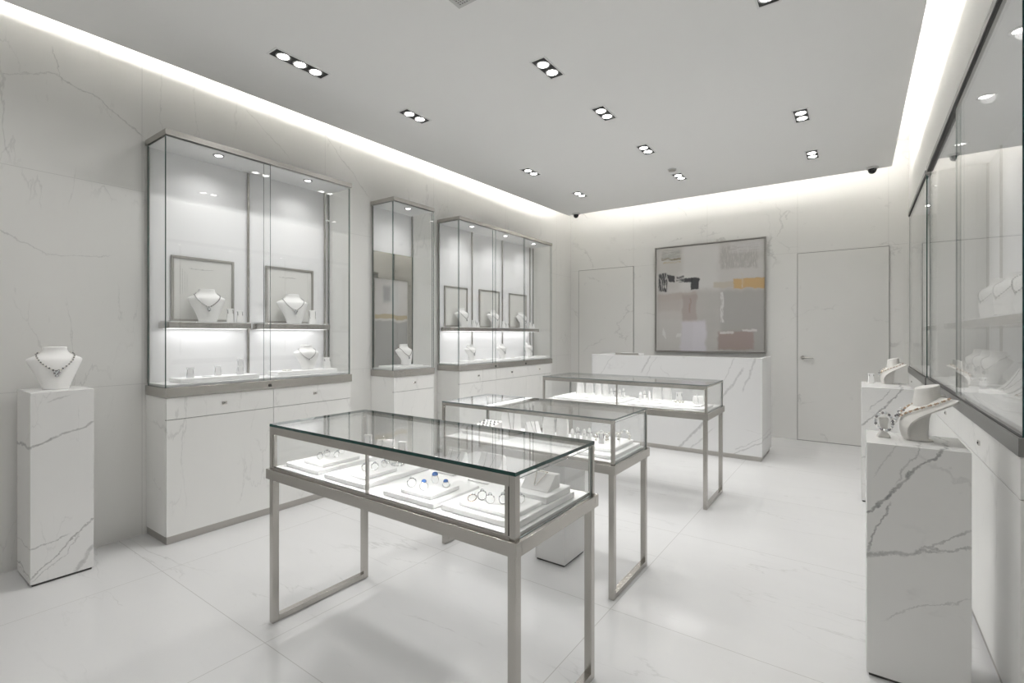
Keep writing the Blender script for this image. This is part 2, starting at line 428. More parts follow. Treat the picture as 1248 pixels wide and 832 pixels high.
for cx, cy, n, lb in [
    (-3.066, 1.856, 3, 'long black recessed ceiling light with three round lamps, nearest the left wall cove'),
    (-3.018, 2.851, 2, 'black twin ceiling downlight in the left row, next after the triple light'),
    (-2.99, 4.579, 2, 'black twin ceiling downlight in the left row, above the three-door case'),
    (-2.95, 5.673, 2, 'black twin ceiling downlight in the left row, next to the corner dome camera'),
    (-1.734, 2.864, 2, 'largest black twin ceiling downlight of the middle row'),
    (-1.709, 3.715, 2, 'black twin ceiling downlight, second of the middle row counted from the front'),
    (-1.707, 4.675, 2, 'black twin ceiling downlight, third of the middle row counted from the front'),
    (-1.685, 5.705, 2, 'black twin ceiling downlight beside the small round smoke detector'),
    (-.403, 2.88, 2, 'black twin ceiling downlight cut off by the top edge of the picture at right'),
    (-.39, 4.698, 2, 'black twin ceiling downlight in the right row, larger of the two fully in view'),
    (-.386, 5.78, 2, 'black twin ceiling downlight in the right row, nearest the back wall')]:
    downlight(cx, cy, n, lb)
# lamps added out of view behind the camera to brighten foreground, walls and ceiling
for cx, cy in ((-1.76,.55), (-.43,.75), (-3.12,.35), (-1.76,-.75), (-.43,-.75), (-3.12,-.95)):
    downlight(cx, cy, 2, 'added black twin fill downlight over the shop front, outside the picture', 'added fill downlights over the shop front', {(-1.76,.55):3.0,(-3.12,.35):9.0,(-.43,.75):4.5}.get((cx,cy), 4.5))

t = thing('dome_camera', 'small black dome camera at the far left ceiling corner', 'security camera', (-3.46, 6.532, CH), 0, 'dome cameras')
def dome(t, x, y):
    MB().lathe([(.058,0),(.058,-.012),(.05,-.02)], (x,y,CH), 28).build('mount', M['plastic'], t)
    MB().lathe([(.040,-.02),(.040,-.034),(.036,-.048),(.025,-.062),(.012,-.069),(.001,-.071)], (x,y,CH), 28).build('dome', M['blackgloss'], t)
dome(t, -3.46, 6.532)
t = thing('dome_camera', 'black dome camera on the ceiling near the right wall above the marble door', 'security camera', (.117, 6.60, CH), 0, 'dome cameras')
dome(t, .117, 6.60)
t = thing('smoke_detector', 'small round grey smoke detector on the ceiling', 'smoke detector', (-1.679, 5.409, CH))
MB().lathe([(.046,0),(.046,-.008),(.042,-.012)], (-1.679,5.409,CH), 28).build('base', M['plastic'], t)
MB().lathe([(.040,-.012),(.038,-.018),(.030,-.020)], (-1.679,5.409,CH), 28).build('sensor_cap', M['steel_dark'], t)
t = thing('ceiling_vent', 'square perforated white vent cut off by the top edge of the picture', 'vent', (-1.66, 1.90, CH))
quick('frame', M['plastic'], t, (-1.815,-1.797,1.75,2.05,CH-.006,CH), (-1.523,-1.505,1.75,2.05,CH-.006,CH), (-1.797,-1.523,1.75,1.768,CH-.006,CH), (-1.797,-1.523,2.032,2.05,CH-.006,CH))
quick('grille', M['vent'], t, (-1.797,-1.523,1.768,2.032,CH-.004,CH))

# ------------------------------------------------------------------ wall painting, counter
t = thing('wall_painting', 'large abstract painting in thin steel frame on the back wall above the marble counter', 'painting', (-1.76, WB-.02, 1.10))
px0, px1, pz0, pz1 = -2.508, -1.010, 1.10, 2.657
c = MB().box(0, px1-px0-.036, -.018, 0, 0, pz1-pz0-.036)
cv = c.build('canvas', M['painting'], t, local=True); cv.location = Vector((px0+.018, WB-.012, pz0+.018))-Vector(t.location)
quick('frame', M['steel_dark'], t, (px0,px0+.012,WB-.045,WB-.002,pz0,pz1), (px1-.012,px1,WB-.045,WB-.002,pz0,pz1), (px0+.012,px1-.012,WB-.045,WB-.002,pz0,pz0+.012), (px0+.012,px1-.012,WB-.045,WB-.002,pz1-.012,pz1))
quick('backing', M['black'], t, (px0+.012,px1-.012,WB-.012,WB-.002,pz0+.012,pz1-.012))

t = thing('reception_counter', 'white veined marble reception counter in front of the back wall', 'counter', (-1.83, 6.09, 0))
cx0, cx1, cy0, cy1 = -2.825, -.838, 5.766, 6.42
quick('body', M['counter'], t, (cx0,cx1,cy0,cy0+.045,.05,1.10), (cx1-.045,cx1,cy0+.045,cy1,.05,1.10), (cx0,cx0+.045,cy0+.045,cy1,.05,1.10), bevel=.002)
quick('worktop', M['counter'], t, (cx0+.045,cx1-.045,cy0+.045,cy1,.98,1.02))
quick('plinth', M['steel_dark'], t, (cx0+.015,cx1-.015,cy0+.012,cy1-.02,0,.05))
t = thing('counter_tray', 'slim grey tray standing behind the left end of the marble counter', 'tray', (-2.5, 6.27, 1.02))
quick('tray_block', M['tray'], t, (-2.66,-2.345,6.15,6.36,1.0206,1.108), bevel=.003)
quick('tray_edge', M['steel_dark'], t, (-2.66,-2.342,6.136,6.148,1.07,1.112))

# ------------------------------------------------------------------ wall display cabinets
def lock(name, x, y, z, sx, parent, w=.016, mat='polished'):
    m = MB(); m.box(x, x+sx*.006, y-w, y+w, z-.010, z+.010)
    m.box(x+sx*.006, x+sx*.008, y-w*.35, y+w*.35, z-.004, z+.004, 1)
    return m.build(name, [M[mat], M['gap']], parent, bevel=.002)

def cabinet(name, label, fx, bx, y0, y1, drawers, panes, posts, lamps, shelf=None, open_end=True, edge_mat='glass_edge', lamp_w=5.0, back=True, z_cap=2.63, lockz=.877, metal='steel', underlight=True):
    s = 1 if fx > bx else -1          # outward direction
    t = thing(name, label, 'display cabinet', ((fx+bx)/2, (y0+y1)/2, 0), 0, 'glass wall display cabinets')
    b = bx+s*.002
    # marble base
    quick('base', M['cabinet'], t, (b, fx-s*.02, y0, y1, .05, .945), bevel=.0015)
    quick('plinth', M['steel_dark'], t, (b, fx-s*.012, y0+.006, y1-.006, 0, .05))
    ds = [y0]+drawers+[y1]
    for a, c in zip(ds, ds[1:]):
        d = quick('drawer', M['cabinet'], t, (fx-s*.0195, fx, a+.0015, c-.0015, .803, .943), bevel=.001)
        lock('drawer_lock', fx, (a+c)/2, lockz, s, d)
        quick('door_panel', M['cabinet'], t, (fx-s*.0195, fx, a+.0015, c-.0015, .052, .799), bevel=.001)
    quick('shadow_gap', M['gap'], t, (fx-s*.0199, fx-s*.012, y0+.001, y1-.001, .7992, .8028))
    # steel band
    bd = quick('steel_band', M[metal], t, (b, fx+s*.006, y0-.006, y1+.006, .945, 1.008), bevel=.002)
    for a in panes[1:-1]:
        lock('band_lock', fx+s*.006, a-.01, .972, s, bd, .010, 'gap')
    quick('deck', M['white'], t, (b+s*.012, fx-s*.03, y0+.012, y1-.012, 1.008, 1.026), bevel=.002)
    # cap
    cp = quick('cap', M[metal], t, (b, fx+s*.006, y0-.006, y1+.006, z_cap+.004, z_cap+.042), bevel=.002)
    quick('cap_lining', M['white'], t, (b+s*.005, fx-s*.012, y0+.006, y1-.006, z_cap-.002, z_cap+.004))
    mid = (fx+bx)/2
    for ly in lamps:
        r = MB().lathe([(.036,0),(.036,-.006),(.024,-.006),(.024,0)], (mid+s*.07,ly,z_cap-.002), 24, cap0=False, cap1=False).build('downlight_ring', M['reflector'], cp)
        MB().lathe([(.024,0),(.024,-.003)], (mid+s*.07,ly,z_cap-.002), 24).build('lamp', M['caplamp'], r)
        spot(t, mid+s*.07, ly, z_cap-.014, lamp_w*.8, 150, 1.0, .03)
    if metal != 'steel':
        quick('lower_seal', M['gap'], t, (fx-s*.022, fx+s*.001, y0+.010, y1-.010, 1.008, 1.0115))
        quick('upper_seal', M['gap'], t, (fx-s*.022, fx+s*.001, y0+.010, y1-.010, z_cap-.0035, z_cap-.0021))
    # back, posts
    if back:
        quick('back_panel', M['backlining'], t, (b, b+s*.010, y0+.012, y1-.012, 1.008, z_cap))
    for py in posts:
        quick('back_post', M['steel'], t, (b+s*.0102, b+s*.022, py-.008, py+.008, 1.026, z_cap))
    # glass
    gx = fx-s*.004
    for i, (a, c) in enumerate(zip(panes, panes[1:])):
        o = .011*(i % 2); a2 = a-(.045 if i else 0)
        MB().box(gx-s*o, gx-s*(o+.007), a2, c, 1.009, z_cap, 0, 1).build('front_glass', [M['glass'], M[edge_mat]], t)
    for yy, sg in ((y0, 1), (y1, -1)):
        MB().box(b+s*.023, gx-s*.020, yy+sg*.001, yy+sg*.008, 1.009, z_cap, 0, 1).build('end_glass', [M['glass'], M[edge_mat]], t)
        quick('back_rail', M['steel'], t, (b+s*.010, b+s*.022, yy+sg*.001, yy+sg*.013, 1.026, z_cap))
    # shelves
    for (a, c, depth, z) in (shelf or []):
        sh = quick('shelf', M['steel'], t, (b+s*.0235, b+s*depth, a, c, z, z+.042), bevel=.002)
        quick('shelf_pad', M['white'], sh, (b+s*.026, b+s*(depth-.008), a+.008, c-.008, z+.042, z+.050))
        if underlight: quick('under_light', M['shelfled'], sh, (b+s*.035, b+s*(depth-.02), a+.02, c-.02, z-.001, z))
    return t

FX = -3.617
cabinet('display_cabinet', 'large two-door glass wall case on marble base, nearest on the left wall', FX, WL, 1.272, 2.668, [1.975], [1.272,1.955,2.668], [1.945,2.625], [1.63,2.32],
        shelf=[(1.335,1.875,.205,1.395), (1.975,2.55,.205,1.395)])
cabinet('display_cabinet', 'narrow single-door glass wall case with grey mirror at its back', FX, WL, 3.15, 3.69, [], [3.15,3.69], [], [3.42], lamp_w=3.5)
cabinet('display_cabinet', 'wide three-door glass wall case at the far end of the left wall', FX, WL, 4.089, 6.09, [4.76,5.42], [4.089,4.76,5.42,6.09], [4.687,5.323,6.0], [4.42,5.09,5.76],
        shelf=[(4.12,6.0,.175,1.395)])
RX = .437
cabinet('display_cabinet', 'big dark-edged glass wall case nearest on the right wall', RX, WR, 2.30, 5.025, [3.66,4.35], [2.30,3.67,5.025], [3.0,4.0,4.6], [2.9,3.6,4.4],
        shelf=[(2.42,4.95,.27,1.395)], lamp_w=5.0, lockz=.87, metal='steel_grey', underlight=False)
cabinet('display_cabinet', 'farther glass wall case at the end of the right wall beside the marble door', RX, WR, 5.13, 6.80, [5.96], [5.13,6.80], [5.9], [5.5,6.3], lamp_w=4.0, shelf=[(5.2,6.7,.25,1.395)], metal='steel_grey', underlight=False)

# grey mirror and a panel painted as a reflected picture, inside the narrow case
t = thing('mirror_panel', 'grey tinted mirror standing at the back of the narrow glass case', 'mirror', (-3.935, 3.42, 1.026))
quick('mirror_glass', M['mirror'], t, (-3.9415,-3.932,3.168,3.672,1.0266,2.19))
t = thing('reflection_panel', 'panel painted as a picture reflected in the grey mirror, with an ochre band', 'painted reflection', (-3.928, 3.36, 1.026))
pr = MB().box(0, .43, 0, .004, 0, .88).build('print', M['print'], t, local=True); pr.rotation_euler = (0,0,PI/2)
pr.location = Vector((-3.927, 3.175, 1.032))-Vector(t.location)
quick('frame', M['steel_dark'], t, (-3.9310,-3.925,3.170,3.174,1.0266,1.917), (-3.9310,-3.925,3.606,3.610,1.0266,1.917), (-3.9310,-3.925,3.174,3.606,1.913,1.917), (-3.9310,-3.925,3.174,3.606,1.0266,1.030))

# framed cards behind the shelf jewellery
def framed_card(label, bx, s, y0, y1, z0, z1, marks):
    x = bx+s*.0125
    t = thing('framed_card', label, 'picture frame', (x, (y0+y1)/2, z0), 0, 'framed cards in the wall cases')
    f = .016; X0 = x; X1 = x+s*.014
    quick('frame', M['steel_dark'], t, (X0,X1,y0,y0+f,z0,z1), (X0,X1,y1-f,y1,z0,z1), (X0,X1,y0+f,y1-f,z0,z0+f), (X0,X1,y0+f,y1-f,z1-f,z1))
    cd = quick('card', M['card'], t, (X0+s*.001, X0+s*.007, y0+f, y1-f, z0+f, z1-f))
    if marks:
        m = MB(); rnd = random.Random(marks); xx = X0+s*.0072
        w = y1-y0; yy = y0+.14*w+.05*w
        ztop = z1-.085
        yy = y0+.27*w
        while yy < y0+.62*w:                      # a faint line of illegible script
            l = rnd.uniform(.006,.014); z = ztop+rnd.uniform(-.003,.003)
            m.box(xx, xx+s*.0006, yy, yy+l, z-.0015, z+.0015+rnd.choice((0,.004))); yy += l+.005
        if marks == 1:
            for k in range(4):
                zz = z1-.07-.02*k
                while zz > z1-.27+.01*k:
                    l = rnd.uniform(.006,.016); m.box(xx, xx+s*.0006, y0+(.13+.035*k)*w, y0+(.13+.035*k)*w+.002, zz-l, zz); zz -= l+.006
        m.build('script_marks', M['ink'], cd)
framed_card('steel framed cream card with faint script, on left shelf of the nearest left case', WL, 1, 1.413, 1.835, 1.447, 1.912, 1)
framed_card('steel framed cream card on the right shelf of the nearest left case', WL, 1, 2.082, 2.507, 1.447, 1.914, 2)
framed_card('steel framed card in the three-door case, nearest to the mirror case', WL, 1, 4.184, 4.595, 1.447, 1.925, 0)
framed_card('steel framed card in the middle of the three-door case', WL, 1, 4.824, 5.249, 1.447, 1.93, 0)
framed_card('steel framed card in the three-door case, nearest to the back wall', WL, 1, 5.475, 5.902, 1.447, 1.925, 0)
framed_card('grey framed card on the shelf inside the near right wall case', WR, -1, 3.28, 3.72, 1.447, 1.93, 0)

# ------------------------------------------------------------------ pedestals
def pedestal(label, mat, x0, x1, y0, y1, z1):
    t = thing('pedestal', label, 'pedestal', ((x0+x1)/2, (y0+y1)/2, 0), 0, 'marble display pedestals')
    # keep world-aligned veins: mesh is local to the base, so place mesh coordinates through an offset child
    m = MB().box(x0,x1,y0,y1,.012,z1)
    o = m.build('block', mat, t, local=True, bevel=.002); o.location = -Vector(t.location)
    quick('foot', M['gap'], t, (x0+.008,x1-.008,y0+.008,y1-.008,0,.012))
    return t
pedestal('tall grey veined marble pedestal against the left wall, carrying a white bust', M['ped_left'], -3.916, -3.606, .64, .906, 1.04)
pedestal('tall marble pedestal with bold diagonal vein in the right foreground', M['ped_right'], .024, .332, 2.40, 2.71, .924)
pedestal('tall marble pedestal behind the right foreground pedestal, near the door', M['ped_far'], .016, .346, 4.872, 5.47, .928)
pedestal('short marble block standing on the floor under the middle showcase table', M['ped_low'], -1.593, -1.391, 2.486, 2.745, .638)

# the counter's hero veins need world coordinates too
for o in list(bpy.data.objects):
    if o.parent and o.parent.name.startswith('reception_counter') and o.type == 'MESH':
        off = Vector(o.parent.location)
        for v in o.data.vertices: v.co += off
        o.location = -off

# ------------------------------------------------------------------ showcase tables
def table(label, x0, x1, y0, y1, ztop, zr1, zr0, style):
    t = thing('showcase_table', label, 'display table', ((x0+x1)/2, (y0+y1)/2, 0), 0, 'glass showcase tables')
    o = .012; L = .030
    for fx, sx in ((x0, 1), (x1-L, 1)):
        quick('leg', M['steel'], t, (fx, fx+L, y0, y0+L, .0, zr0), bevel=.001)
        quick('leg', M['steel'], t, (fx, fx+L, y1-L, y1, .0, zr0), bevel=.001)
        quick('foot_bar', M['steel'], t, (fx, fx+L, y0+L, y1-L, .002, .030), bevel=.001)
    # apron band with white deck inside
    quick('apron', M['steel'], t, (x0-o,x1+o,y0-o,y0+.018,zr0,zr1), (x0-o,x1+o,y1-.018,y1+o,zr0,zr1), (x0-o,x0+.018,y0+.018,y1-.018,zr0,zr1), (x1-.018,x1+o,y0+.018,y1-.018,zr0,zr1), bevel=.0015)
    quick('deck', M['white'], t, (x0+.0185,x1-.0185,y0+.0185,y1-.0185,zr1-.03,zr1+.008))
    # posts
    p = .018 if style != 1 else .024
    zt = ztop-(.012 if style == 1 else .008)
    for fx in (x0, x1-p):
        for fy in (y0, y1-p):
            q = p if fy == y0 else p*.7
            xx = fx if fx == x0 else x1-q
            quick('corner_post', M['steel'], t, (xx, xx+q, fy if fy == y0 else y1-q, fy+q if fy == y0 else y1, zr1, zt), bevel=.001)
    b = {1:.030, 2:.014, 3:.026}[style]
    quick('front_bar', M['steel'], t, (x0+p,x1-p,y0,y0+.017,zt-b,zt), (x0+p,x1-p,y0,y0+.0025,zt-b-.004,zt-b), (x0+p,x1-p,y0+.0155,y0+.017,zt-b-.0025,zt-b))
    quick('front_sill', M['steel_dark'], t, (x0+p,x1-p,y0,y0+.012,zr1,zr1+.010))
    if style == 1:
        for sx, e in ((1, x0+p), (-1, x1-p)):
            quick('front_stile', M['steel'], t, (e+sx*.004, e+sx*.017, y0+.0005, y0+.010, zr1+.010, zt-b))
            quick('shadow_gap', M['gap'], t, (e, e+sx*.004, y0+.004, y0+.009, zr1+.010, zt-b))
    if style != 2:
        quick('front_mullion', M['steel'], t, ((x0+x1)/2-.005,(x0+x1)/2+.005,y0+.001,y0+.012,zr1+.010,zt-b))
    if style == 3:
        quick('side_bar', M['steel'], t, (x1-.012,x1,y0+p,y1-p,zt-.012,zt), (x0,x0+.012,y0+p,y1-p,zt-.012,zt))
    quick('rear_bar', M['steel'], t, (x0+p,x1-p,y1-.014,y1,zt-.009,zt), (x0+p,x1-p,y1-.014,y1-.0125,zt-.0125,zt-.009), (x0+p,x1-p,y1-.0015,y1,zt-.0125,zt-.009))
    quick('rear_fill_strip', M['led'], t, (x0+p+.01,x1-p-.01,y1-.0120,y1-.0070,zt-.0100,zt-.009))  # extra strip, added to brighten the trays from the rear
    em = 'glass_edge' if style == 1 else 'glass_edge_pale'
    def pane(nm, *a): MB().box(*a, 0, 1).build(nm, [M['glass'], M[em if nm == 'top_glass' else 'glass_edge_pale']], t)
    pane('top_glass', x0,x1,y0,y1,zt,ztop)
    pane('front_glass', x0+p,x1-p,y0+.003,y0+.009,zr1+.010,zt-b-.0015)
    pane('rear_glass', x0+p,x1-p,y1-.0060,y1-.0020,zr1+.001,zt-.0125)
    pane('side_glass', x0+.003,x0+.009,y0+p,y1-p,zr1+.001,zt-.0125)
    pane('side_glass', x1-.009,x1-.003,y0+p,y1-p,zr1+.001,zt-.0125)
    quick('light_strip', M['led'], t, (x0+p+.01,x1-p-.01,y0+.0095,y0+.0150,zt-b-.0010,zt-b))
    return t
table('nearest showcase table with green-edged glass top holding the blue-stone rings', -2.262, -.850, 1.216, 1.760, .932, .722, .676, 1)
table('middle showcase table with thin glass top behind the nearest table', -2.205, -1.014, 2.322, 2.800, .922, .688, .640, 2)
table('farthest showcase table in front of the marble counter', -2.440, -.955, 3.940, 4.480, .962, .742, .692, 3)
D1, D2, D3 = .7302, .6962, .7502       # deck heights

# ------------------------------------------------------------------ jewellery and its holders
BUST = [  # z, half width, y front, y side, column half width, y back
 (0.000,.057,-.054,-.020,.052,.050),(.008,.058,-.056,-.021,.046,.048),(.040,.068,-.060,-.022,.042,.044),(.080,.084,-.061,-.014,.040,.042),(.115,.100,-.058,.008,.040,.042),
 (.145,.113,-.052,.020,.041,.046),(.162,.1185,-.047,.027,.042,.050),(.169,.117,-.043,.030,.043,.053),(.176,.107,-.037,.031,.044,.056),(.183,.092,-.030,.031,.047,.059),(.190,.077,-.023,.030,.051,.060),
 (.199,.065,-.016,.028,.056,.061),(.210,.056,-.011,.026,.055,.061),(.222,.052,-.009,.025,.052,.060),(.231,.0515,-.010,.025,.0515,.060),(.236,.050,-.009,.025,.050,.059)]
SETBACK = 0.0          # extra sweep of the shoulders to the rear, for the swept busts
def bust_par(z):
    for a, b in zip(BUST, BUST[1:]):
        if a[0] <= z <= b[0]:
            f = (z-a[0])/(b[0]-a[0]); r = [p+(q-p)*f for p, q in zip(a, b)]; r[3] += SETBACK*(min(1.0, max(0.0, (r[0]-.06)/.090)**1.5) if r[0] < .172 else max(0.0, 1-(r[0]-.172)/.040)); return r
    return list(BUST[-1])
def bust_front(x, z):
    _, a, yf, ys, c, yb = bust_par(z); k = max(0.0, 1-(x/a)**2)
    return ys-(ys-yf)*math.sqrt(k)
def bust(label, loc, rz, sc=1.0, mat='velvet', group='white necklace busts'):
    t = thing('necklace_bust', label, 'necklace bust', loc, rz, group)
    rings = []
    zs = [BUST[0][0]]
    for a, b in zip(BUST, BUST[1:]):
        k = max(1, int((b[0]-a[0])/.012)); zs += [a[0]+(b[0]-a[0])*(i+1)/k for i in range(k)]
    for z in zs:
        _, a, yf, ys, c, yb = bust_par(z); yb = max(yb, ys+.012); r = []
        for i in range(17):
            th = PI*i/16; r.append((-a*math.cos(th)*sc, (ys-(ys-yf)*math.sin(th))*sc, z*sc))
        for i in range(1, 12):
            th = PI*i/12; r.append((c*math.cos(th)*sc, (ys+(yb-ys)*math.sin(th)**.8)*sc, z*sc))
        rings.append(r)
    b = MB().loft(rings).build('body', M[mat], t, local=True, bevel=.0025*sc)
    return t
NECK = [(.0655,.203),(.076,.190),(.076,.177),(.066,.158),(.051,.139),(.032,.121),(.014,.108),(0,.103)]
def necklace(label, loc, rz, sc=1.0, bead=.0032, mats=('silver','darksilver'), pend='drop', drop=1.0, group='necklaces on busts'):
    t = thing('necklace', label, 'necklace', loc, rz, group)
    half = []
    for a, b in zip(NECK, NECK[1:]):
        for i in range(4):
            f = i/4; half.append((a[0]+(b[0]-a[0])*f, a[1]+(b[1]-a[1])*f))
    half.append(NECK[-1])
    half = [(x, .2-(.2-z)*drop) for x, z in half]
    path = [(-x, z) for x, z in half]+[(x, z) for x, z in reversed(half[:-1])]
    pts = []
    for x, z in path:
        zz = max(.03, min(z, .234)); xx = max(-bust_par(zz)[1]*.985, min(bust_par(zz)[1]*.985, x))
        yy = bust_front(xx, zz); e = .0015; xm = bust_par(zz)[1]*.97
        xc = max(-xm, min(xm, xx))
        nn = Vector(((bust_front(xc+e, zz)-bust_front(xc-e, zz))/(2*e), -1, (bust_front(xc, min(.2359, zz+e))-bust_front(xc, zz-e))/(2*e))).normalized()
        pts.append(Vector((xx, yy, zz))+nn*bead*1.95)
    nb = [Vector((-.068,.026,.204)), Vector((-.058,.056,.206)), Vector((-.03,.070,.207)), Vector((0,.073,.208)), Vector((.03,.070,.207)), Vector((.058,.056,.206)), Vector((.068,.026,.204))]
    m = MB(); d = 0; k = 0; step = bead*1.9
    for a, b in zip(pts, pts[1:]):
        L = (b-a).length
        while d < L:
            p = a+(b-a)*(d/L); grow = 1.0+.5*(1-min(1, abs(p.x)/.05))
            m.ball(p*sc, bead*sc*grow*(1.0 if k % 2 else .8), k % 2, 7, 4); d += step*grow; k += 1
        d -= L
    m.tube([p*sc for p in nb], bead*.4*sc, 6, 0)
    m.tube([p*sc for p in pts], bead*.35*sc, 5, 0)
    m.build('chain', [M[mats[0]], M[mats[1]]], t, local=True)
    c = pts[len(pts)//2]
    def at(dz, out=.0095): z = c.z-dz; return Vector((0, bust_front(0, max(0.02,z))-out, z))*sc
    m = MB()
    if pend == 'drop':
        m.ball(at(.006), .004*sc, 0); m.ball(at(.019,.011), .009*sc, 0, 10, 6, 1.3); m.ball(at(.019,.016), .006*sc, 1, 8, 5)
        for i in range(10):
            a = 2*PI*i/10; m.ball(at(.019,.011)+Vector((math.cos(a)*.0105*sc, 0, math.sin(a)*.0125*sc)), .0026*sc, 1)
    elif pend == 'cluster':
        for i in range(7):
            a = 2*PI*i/7; m.ball(at(.008,.010)+Vector((math.cos(a)*.011*sc, 0, math.sin(a)*.009*sc)), .005*sc, i % 2)
        m.ball(at(.026,.0105), .0085*sc, 0, 10, 6); m.ball(at(.026,.016), .0055*sc, 1); m.ball(at(.008,.013), .005*sc, 1)
    else:
        m.ball(at(.003), .0055*sc, 0); m.ball(at(.011), .0035*sc, 1)
    m.build('pendant', [M['darksilver'], M['diamond']], t, local=True)
    return t
def bust_set(desc, loc, rz, sc=1.0, pend='drop', mats=('silver','darksilver'), bead=.0032, mat='velvet', drop=1.0, extra=''):
    bust('white necklace bust %s' % desc, loc, rz, sc, mat)
    mt = {'silver':'silver','gold':'rose gold beaded','pearl':'pearl beaded','darksilver':'dark silver'}[mats[0]]
    necklace('%s necklace%s on the bust %s' % (mt, extra, desc), loc, rz, sc, bead, mats, pend, drop)

def ring(label, loc, rz=0.0, stone=None, R=.0095, tilt=0.0, group='rings on the table trays', metal='silver', gemr=.005):
    """a ring standing upright on its band (tilt 0) or lying over (tilt 90)"""
    t = thing('ring', label, 'ring', loc, rz, group)
    Mt = Matrix.Rotation(math.radians(90-tilt), 3, 'X')
    cz = R*math.cos(math.radians(tilt))+.0018 + (gemr*.55*math.sin(math.radians(tilt)) if stone else 0)*0
    m = MB(); m.torus((0,0,cz), R, .0015, 0, 32, 7, Mt)
    m.build('band', M[metal], t, local=True)
    top = Vector((0,0,cz))+Mt @ Vector((0,R,0))
    if stone:
        m = MB()
        if stone == 'sapphire':
            m.ball(top+Vector((0,0,gemr*.35)), gemr, 0, 12, 7, .75)
            m.torus(top+Vector((0,0,-.0002)), gemr*.95, .001, 1, 16, 5)
            m.build('stone', [M['sapphire'], M['silver']], t, local=True)
        else:
            m.gem(top+Vector((0,0,gemr*.55)), gemr, 0)
            for i in range(4):
                a = PI/4+PI/2*i; m.ball(top+Vector((gemr*.9*math.cos(a), gemr*.9*math.sin(a), gemr*.4)), gemr*.22, 1, 5, 4)
            for k in (-4,-3,-2,-1,1,2,3,4):
                b = k*.30; m.ball(Vector((0,0,cz))+Mt @ Vector((R*1.04*math.sin(b), R*1.04*math.cos(b), 0)), .0026, 1 if k % 2 else 0, 6, 4)
            m.build('stone', [M['diamond'], M['darksilver']], t, local=True)
    return t
def tray(label, x0, x1, y0, y1, z, h, group='white display trays', bev=.004, name='display_tray'):
    o = MB().box(x0,x1,y0,y1,z+.0005,z+h-.0005).build(name, M['tray'], None, loc=((x0+x1)/2,(y0+y1)/2,z), bevel=bev, seg=3)
    return tag(o, label, 'display tray', group)
def earring_stand(label, loc, rz=0.0, w=.030, h=.055, mat='velvet', group='earring stands'):
    t = thing('earring_stand', label, 'earring stand', loc, rz, group)
    m = MB(); a = w/2
    m.loft([[(-a*.95,-a*.7,0),(a*.95,-a*.7,0),(a*.95,a*.7,0),(-a*.95,a*.7,0)], [(-a*.8,-a*.45,h*.75),(a*.8,-a*.45,h*.75),(a*.8,a*.45,h*.75),(-a*.8,a*.45,h*.75)],
            [(-a,-a*.35,h),(a,-a*.35,h),(a,a*.35,h),(-a,a*.35,h)]], smooth=False)
    m.build('block', M[mat], t, local=True, bevel=.002)
    return t
def earring(label, loc, rz=0.0, L=.018, metal='darksilver', group='earrings on stands'):
    """hangs down in front of a stand from loc"""
    t = thing('earring', label, 'earring', loc, rz, group)
    m = MB(); m.ball((0,-.003,0), .0042, 0, 8, 5); m.tube([(0,.002,0),(0,-.003,0)], .0008, 5, 0); m.build('stud', M['diamond'], t, local=True)
    m = MB(); n = 4
    for i in range(n): m.ball((.0015*(i % 2),-.003,-.004-L*(i+.5)/n), .0022+.0006*(i == n-1), 0, 6, 4, 1.4)
    m.tube([(0,-.003,-.003),(0,-.003,-.004-L)], .0008, 5, 0); m.build('drop', M[metal], t, local=True)
    return t
def earring_set(desc, loc, rz=0.0, w=.030, h=.055, L=.018, mat='velvet', metal='darksilver', kind='small white'):
    earring_stand('%s earring stand %s' % (kind, desc), loc, rz, w, h, mat)
    R = Matrix.Rotation(rz, 3, 'Z')
    for sx, nm in ((-1,'left'),(1,'right')):
        p = Vector(loc)+R @ Vector((sx*w*.36, -w*.22, h*.90))
        earring('%s drop earring on the stand %s' % (nm, desc), p, rz, L, metal)
def bracelet(label, loc, rz=0.0, R=.030, bead=.0035, mats=('pearl','silver'), sy=.8, group='bracelets on trays'):
    t = thing('bracelet', label, 'bracelet', loc, rz, group)
    m = MB(); n = int(2*PI*R/(bead*2.0))
    for i in range(n):
        a = 2*PI*i/n; m.ball((R*math.cos(a), R*sy*math.sin(a), bead), bead*(1.0 if i % 2 else .85), 0 if i % 2 else 1, 7, 5)
    m.torus((0,0,bead), R, bead*.3, 1, 32, 5, Matrix.Diagonal((1,sy,1)))
    m.build('beads', [M[mats[0]], M[mats[1]]], t, local=True)
    MB().box(R-.003,R+.003,-.004,.004,0,bead*2.2).build('clasp', M['silver'], t, local=True, bevel=.001)
    return t
def ramp_stand(label, loc, rz=0.0, w=.09, h=.085, d=.10, group='curved necklace stands', name='necklace_stand'):
    """white curved slide: steep at the top, running out flat to the front (-y)"""
    t = thing(name, label, 'jewellery stand', loc, rz, group)
    prof = []
    for i in range(13):
        f = i/12; prof.append((-d/2+d*.72*f, .006+(h-.006)*(f**1.7)))
    prof += [(d*.30, h-.002), (d*.36, h*.86), (d*.40, h*.5), (d*.45, 0), (-d/2, 0)]
    m = MB(); m.loft([[(-w/2, y, z) for y, z in prof], [(w/2, y, z) for y, z in prof]], smooth=True)
    m.build('slide', M['velvet'], t, local=True, bevel=.002)
    return t, [(y, z) for y, z in prof[:13]]
